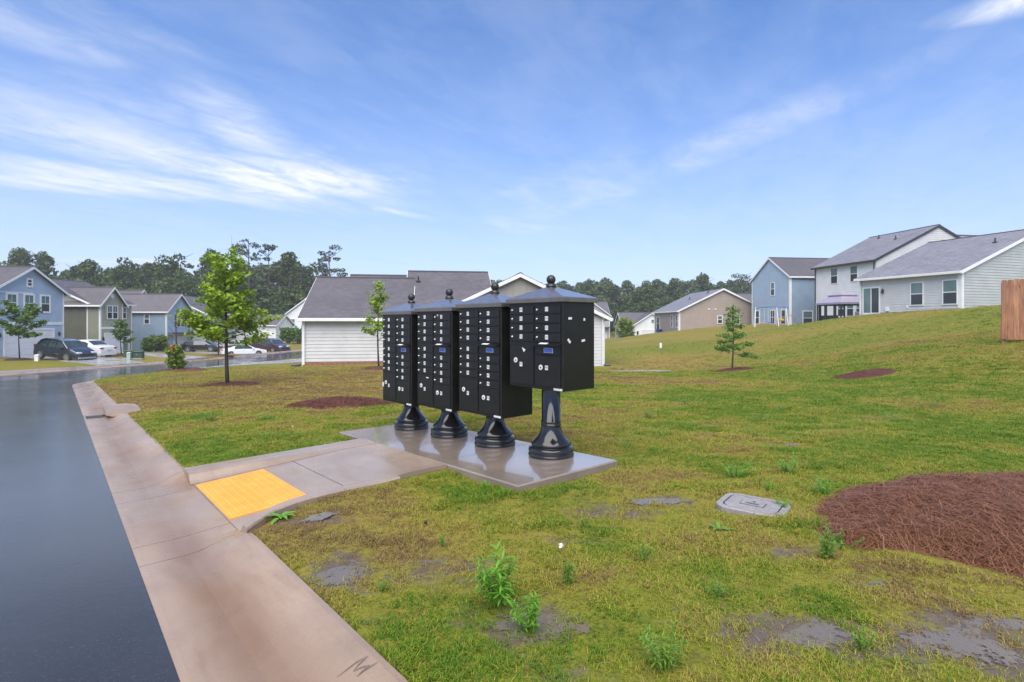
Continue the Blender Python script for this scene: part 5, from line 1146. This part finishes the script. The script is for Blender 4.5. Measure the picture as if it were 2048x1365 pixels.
# antenna mast far behind the trees
tag(MB().tube([(0, 0, -3), (0, 0, 18), (0, 0, 27)], [.16, .10, .04], 6).build('radio_mast', 'steel', None, loc=(-82, 158, 0)), 'thin radio mast standing among the tall pines', 'mast')
# ------------------------------------------------------------------ woods
def crown_points(kind, H, Rr, rng, dens=1.0):
    C = []
    if kind == 'pine':
        for k in range(int(17 * dens)):
            f = rng.uniform(.45, 1.0); a = rng.uniform(0, 6.28); r = Rr * (1.15 - f) ** .6 * rng.uniform(.35, 1.05) * 1.35; s = Rr * rng.uniform(.20, .36)
            n = int(58 * (s / (Rr * .28)) ** 2); d = rng.normal(size=(n, 3)); d /= np.linalg.norm(d, axis=1)[:, None]
            C.append(np.array([math.cos(a) * r, math.sin(a) * r, f * H]) + d * s * np.array([1.15, 1.15, .5]) * rng.uniform(.5, 1, (n, 1)))
    else:
        for k in range(int(30 * dens)):
            f = rng.uniform(.22, .97); a = rng.uniform(0, 6.28); r = Rr * math.sin(math.pi * min(.93, .16 + f * .82)) * rng.uniform(.25, 1.0); s = Rr * rng.uniform(.26, .48)
            n = int(66 * (s / (Rr * .33)) ** 2); d = rng.normal(size=(n, 3)); d /= np.linalg.norm(d, axis=1)[:, None]
            C.append(np.array([math.cos(a) * r, math.sin(a) * r, f * H]) + d * s * np.array([1, 1, .85]) * rng.uniform(.6, 1, (n, 1)))
    return np.concatenate(C)
def far_tree(label, x, y, top, Rr, kind, seed):
    rng = np.random.default_rng(seed); z = lz(x, y); H = top - z
    t = thing('pine_tree' if kind == 'pine' else 'broadleaf_tree', label, 'tree', (x, y, z), 0, 'tall trees of the wood edge')
    m = MB().tube([(0, 0, -.5), (.1, 0, H * .5), (0, .1, H * .97)], [.32, .22, .05], 6)
    for k in range(9):
        f = rng.uniform(.4, .9); a = rng.uniform(0, 6.28); m.tube([(0, 0, f * H), (math.cos(a) * Rr * .8, math.sin(a) * Rr * .8, (f + .1) * H)], [.10, .03], 4)
    m.build('trunk', 'bark_grey', t)
    V, Q = leaf_quads(crown_points(kind, H, Rr, rng, 1.25), .42 if kind != 'pine' else .34, rng, 1.5, .2); obj('crown', np_mesh('crown', V, Q, 'leaf_pine' if kind == 'pine' else 'leaf_far'), None, t)
WOOD = [(42, 499, 34, 'b', 118, 'rounded broadleaf tree rising above the ridge of the light blue house'), (90, 503, 30, 'b', 120, 'broadleaf tree just right of the light blue gable peak'), (152, 528, 22, 'b', 122, 'low tree top above the olive house roof'),
        (178, 515, 25, 'b', 116, 'forked tree top above the olive house'), (248, 515, 34, 'b', 122, 'pale broad tree top between olive and slate blue roofs'), (300, 524, 28, 'b', 125, 'tree top above the slate blue house'),
        (347, 505, 48, 'b', 115, 'big domed broadleaf tree left of the leafy lawn tree'), (425, 501, 36, 'b', 118, 'broadleaf tree behind the top of the lawn tree'), (497, 472, 40, 'pine', 125, 'tallest pine, right of the leafy lawn tree'), (537, 492, 26, 'pine', 122, 'slimmer pine just right of the tallest pine'),
        (578, 508, 26, 'b', 120, 'open-crowned tree right of the two tall pines'), (602, 535, 13, 'pine', 128, 'small pine above the left end of the white house roof'), (658, 494, 33, 'pine', 118, 'lone pine above the white house roof'),
        (1180, 560, 30, 'b', 165, 'tree top behind the tallest mailbox'), (1290, 564, 26, 'b', 170, 'tree top at mid wood right of the mailboxes'), (1347, 557, 28, 'b', 160, 'tree top above the left end of the tan house roof'), (1408, 553, 26, 'b', 158, 'pointed tree top above the tan gable'), (1482, 547, 34, 'pine', 150, 'dark tree left of the blue hill house')]
for i, (px, py, w, kd, Y, lab) in enumerate(WOOD):
    far_tree(lab, (px - 1024) / 1080 * Y, Y, 1.365 + (645 - py) / 1080 * Y, w / 1080 * Y, kd, 300 + i)
def wood_mass(label, spans, seed):
    rng = np.random.default_rng(seed); Vs, Qs = [], []; o = 0
    for px0, px1, Y0, Y1, n, ty0, ty1 in spans:
        for k in range(n):
            px = px0 + (px1 - px0) * (k + rng.uniform(-.4, .4)) / n; Y = rng.uniform(Y0, Y1); x = (px - 1024) / 1080 * Y; z = lz(x, Y); top = 1.365 + (645 - rng.uniform(ty0, ty1)) / 1080 * Y; H = top - z
            C = crown_points('b' if rng.random() < .8 else 'pine', H, H * rng.uniform(.2, .32), rng, .75); C[:, 2] = np.maximum(C[:, 2], .3); C += (x, Y, z)
            V, Q = leaf_quads(C, .6, rng, 1.5, .2); Vs.append(V); Qs.append(Q + o); o += len(V)
    tag(obj('woodland', np_mesh('woodland', np.concatenate(Vs), np.concatenate(Qs), 'leaf_far')), label, 'woods', kind='stuff')
wood_mass('dark green wood behind the left houses', [(-60, 640, 128, 150, 62, 526, 560), (-60, 640, 105, 122, 46, 565, 605), (380, 640, 100, 112, 22, 600, 640)], 401)
wood_mass('hazy green wooded rise right of the mailboxes', [(980, 1530, 172, 200, 52, 562, 576), (980, 1530, 140, 165, 44, 572, 600), (1000, 1350, 125, 138, 34, 600, 640)], 402)

# ------------------------------------------------------------------ grass
def grass_mat():
    m, t, b = new_mat('grass_blade'); geo = t.nodes.new('ShaderNodeNewGeometry')
    at = t.nodes.new('ShaderNodeAttribute'); at.attribute_type = 'INSTANCER'; at.attribute_name = 'dry'
    rn = t.nodes.new('ShaderNodeObjectInfo')
    d = math_node('ADD', at.outputs['Fac'], math_node('MULTIPLY', math_node('SUBTRACT', math_node('ADD', math_node('MULTIPLY', geo.outputs['Random Per Island'], .5, tree=t), math_node('MULTIPLY', rn.outputs['Random'], .5, tree=t), tree=t), .5, tree=t), 1.1, tree=t), tree=t, clamp=True)
    cr = t.nodes.new('ShaderNodeValToRGB'); t.links.new(d, cr.inputs[0]); e = cr.color_ramp.elements
    e[0].position = 0; e[0].color = (.10, .20, .016, 1); e[1].position = 1; e[1].color = (.235, .155, .07, 1)
    for p, c in ((.30, (.245, .285, .028, 1)), (.58, (.38, .335, .056, 1)), (.82, (.33, .235, .085, 1))): q = e.new(p); q.color = c
    t.links.new(cr.outputs[0], b.inputs['Base Color']); b.inputs['Roughness'].default_value = .45; b.inputs['Specular IOR Level'].default_value = .14
    tr = t.nodes.new('ShaderNodeBsdfTranslucent'); t.links.new(cr.outputs[0], tr.inputs[0]); mx = t.nodes.new('ShaderNodeMixShader'); mx.inputs[0].default_value = .3
    t.links.new(b.outputs[0], mx.inputs[1]); t.links.new(tr.outputs[0], mx.inputs[2]); t.links.new(mx.outputs[0], t.nodes['Material Output'].inputs['Surface'])
grass_mat()
def tuft(seed, n=16):
    rng = np.random.default_rng(seed); V, Q = [], []
    for i in range(n):
        a = rng.uniform(0, 6.28); r = rng.uniform(0, 1) ** .5; p = np.array([math.cos(a), math.sin(a), 0]) * r * 1.3; h = rng.uniform(.5, 1.1); a2 = rng.uniform(0, 6.28); ln = rng.uniform(.3, 1.5) * h; w = rng.uniform(.045, .085); sd_ = np.array([-math.sin(a2), math.cos(a2), 0]) * w; dr = np.array([math.cos(a2), math.sin(a2), 0]); b = len(V)
        for k, ww in ((0, 1), (.55, .8), (1, .08)):
            c = p + dr * ln * k * k + np.array([0, 0, h * (k - .38 * k * k * ln)]); V += [c - sd_ * ww, c + sd_ * ww]
        Q += [(b, b + 1, b + 3, b + 2), (b + 2, b + 3, b + 5, b + 4)]
    return np_mesh('grass_tuft', np.array(V), Q, 'grass_blade')
BEDS = [(3.66, 3.80, 1.52, 1.0, .18), (-3.44, 10.8, 1.0, .6, 0), (-8.4, 16.25, .85, .45, 0), (-5.7, 23.7, .8, .5, 0), (9.05, 22, .85, .5, .35), (10.2, 15.75, 1.0, .6, .3), (-16, 26.3, 1.1, .75, 0)]
def grass():
    rng = np.random.default_rng(5); P = []
    for y0, y1, dens, s0, s1 in ((1.6, 3.6, 2300, .018, .036), (3.6, 6.5, 1400, .020, .038), (6.5, 10, 600, .028, .046), (10, 15, 260, .034, .056), (15, 24, 100, .045, .075), (24, 34, 26, .05, .085), (34, 46, 9, .05, .085)):
        n = int(dens * .98 * (y1 ** 2 - y0 ** 2)); y = np.sqrt(rng.uniform(y0 ** 2, y1 ** 2, n)); x = rng.uniform(-1, 1, n) * (.97 * y + .2); P.append(np.c_[x, y, rng.uniform(s0, s1, n)])
    P = np.concatenate(P); x, y = P[:, 0], P[:, 1]; s, t = st_of(x, y)
    ok = (t > -3.2); P, x, y, s, t = P[ok], x[ok], y[ok], s[ok], t[ok]
    d = np.full(len(x), 9.0); nr = (x < 2) ; d[nr] = seg_dist(x[nr], y[nr], KERB)
    ok = d > .64
    ok &= ~((s > -.03) & (s < 3.78) & (t > -.03) & (t < 1.33)); s = s - .11; ok &= ~((s > .88) & (s < 2.88) & (t > -2.0) & (t < .05)); ok &= ~((s > .5) & (s < 1.2) & (t > -2.0) & (t < -1.35) & (s > np.interp(t, [-1.94, -1.5], [.44, .85])))
    for bx, by, rx, ry, ro in BEDS:
        u, v = (x - bx) * math.cos(ro) + (y - by) * math.sin(ro), -(x - bx) * math.sin(ro) + (y - by) * math.cos(ro); ok &= (u / rx) ** 2 + (v / ry) ** 2 > 1
    ok &= ~((y > 28.5) & (x < 6.2)); ok &= ~((x > 1.55) & (x < 2.11) & (y > 3.87) & (y < 4.33))
    mud = mud_of(x, y); ok &= rng.uniform(0, 1, len(x)) > np.clip(mud * 1.1 - .15, 0, .8)
    clump = smooth_noise(x, y, 4.5, 61, 3); ok &= rng.uniform(0, 1, len(x)) < np.clip(np.where(y > 9, .62, .40) + (clump - .4) * np.where(y > 9, 1.0, 1.6), .50, 1)
    P, x, y, mud, clump = P[ok], x[ok], y[ok], mud[ok], clump[ok]; n = len(P)
    near = np.clip(1.6 - np.hypot(x, y) / 14, 0, 1)
    z = land_z(x, y) + (smooth_noise(x, y, 2.6, 21, 5) - .5) * .07 * near + (smooth_noise(x, y, .35, 22, 3) - .5) * .12 * np.clip(y / 12, 0, 1) * np.clip((90 - y) / 20, 0, 1) - mud * .012 - .004
    me = bpy.data.meshes.new('grass'); me.vertices.add(n); me.vertices.foreach_set('co', np.c_[x, y, z].astype(np.float32).ravel())
    sc = P[:, 2] * np.clip(.65 + clump * .8, .5, 1.3) * (1 - .35 * mud)
    dry = np.clip(dry_of(x, y) + (smooth_noise(x, y, 2.0, 71, 4) - .5) * 1.7 + (smooth_noise(x, y, .7, 72, 3) - .5) * .9 + mud * .5 + .10 * np.clip(1.3 - y / 5, 0, 1), 0, 1)
    for nm, v, ty in (('dry', dry, 'FLOAT'), ('scl', sc, 'FLOAT'), ('rot', rng.uniform(0, 6.28, n), 'FLOAT'), ('kind_index', rng.integers(0, 5, n), 'INT')):
        a = me.attributes.new(nm, ty, 'POINT'); a.data.foreach_set('value', v.astype(np.float32 if ty == 'FLOAT' else np.int32))
    o = obj('grass', me); tag(o, 'short patchy rain-wet grass of the lawn', 'grass', kind='stuff')
    coll = bpy.data.collections.new('grass_tufts')
    for k in range(5): coll.objects.link(bpy.data.objects.new('grass_tuft', tuft(90 + k)))
    g = bpy.data.node_groups.new('grass_scatter', 'GeometryNodeTree'); g.interface.new_socket('Geometry', in_out='INPUT', socket_type='NodeSocketGeometry'); g.interface.new_socket('Geometry', in_out='OUTPUT', socket_type='NodeSocketGeometry')
    nd = g.nodes.new; gi, go = nd('NodeGroupInput'), nd('NodeGroupOutput'); ci = nd('GeometryNodeCollectionInfo'); ci.inputs[0].default_value = coll; ci.inputs['Separate Children'].default_value = True; ci.inputs['Reset Children'].default_value = True
    ip = nd('GeometryNodeInstanceOnPoints'); ip.inputs['Pick Instance'].default_value = True
    def attr(nm, ty): q = nd('GeometryNodeInputNamedAttribute'); q.data_type = ty; q.inputs[0].default_value = nm; return q.outputs[0]
    cz = nd('ShaderNodeCombineXYZ'); g.links.new(attr('rot', 'FLOAT'), cz.inputs[2]); er = nd('FunctionNodeEulerToRotation'); g.links.new(cz.outputs[0], er.inputs[0])
    m2p = nd('GeometryNodeMeshToPoints'); g.links.new(gi.outputs[0], m2p.inputs[0])
    g.links.new(m2p.outputs[0], ip.inputs['Points']); g.links.new(ci.outputs[0], ip.inputs['Instance']); g.links.new(attr('kind_index', 'INT'), ip.inputs['Instance Index']); g.links.new(er.outputs[0], ip.inputs['Rotation']); g.links.new(attr('scl', 'FLOAT'), ip.inputs['Scale']); g.links.new(ip.outputs[0], go.inputs[0])
    o.modifiers.new('scatter', 'NODES').node_group = g
    print('grass tufts', n)
grass()

# ------------------------------------------------------------------ rain haze
hm = bpy.data.materials.new('rain_haze'); hm.use_nodes = True; ht = hm.node_tree; ht.nodes.remove(ht.nodes['Principled BSDF'])
pv = ht.nodes.new('ShaderNodeVolumePrincipled'); pv.inputs['Color'].default_value = (.93, .96, 1, 1); pv.inputs['Density'].default_value = .0006; pv.inputs['Anisotropy'].default_value = .0
ht.links.new(pv.outputs[0], ht.nodes['Material Output'].inputs['Volume']); MATS['rain_haze'] = hm
hz_o = MB().box((-240, -12, -14), (240, 235, 36)).build('haze', 'rain_haze'); tag(hz_o, 'thin rain haze over the whole neighbourhood', 'haze', kind='stuff')
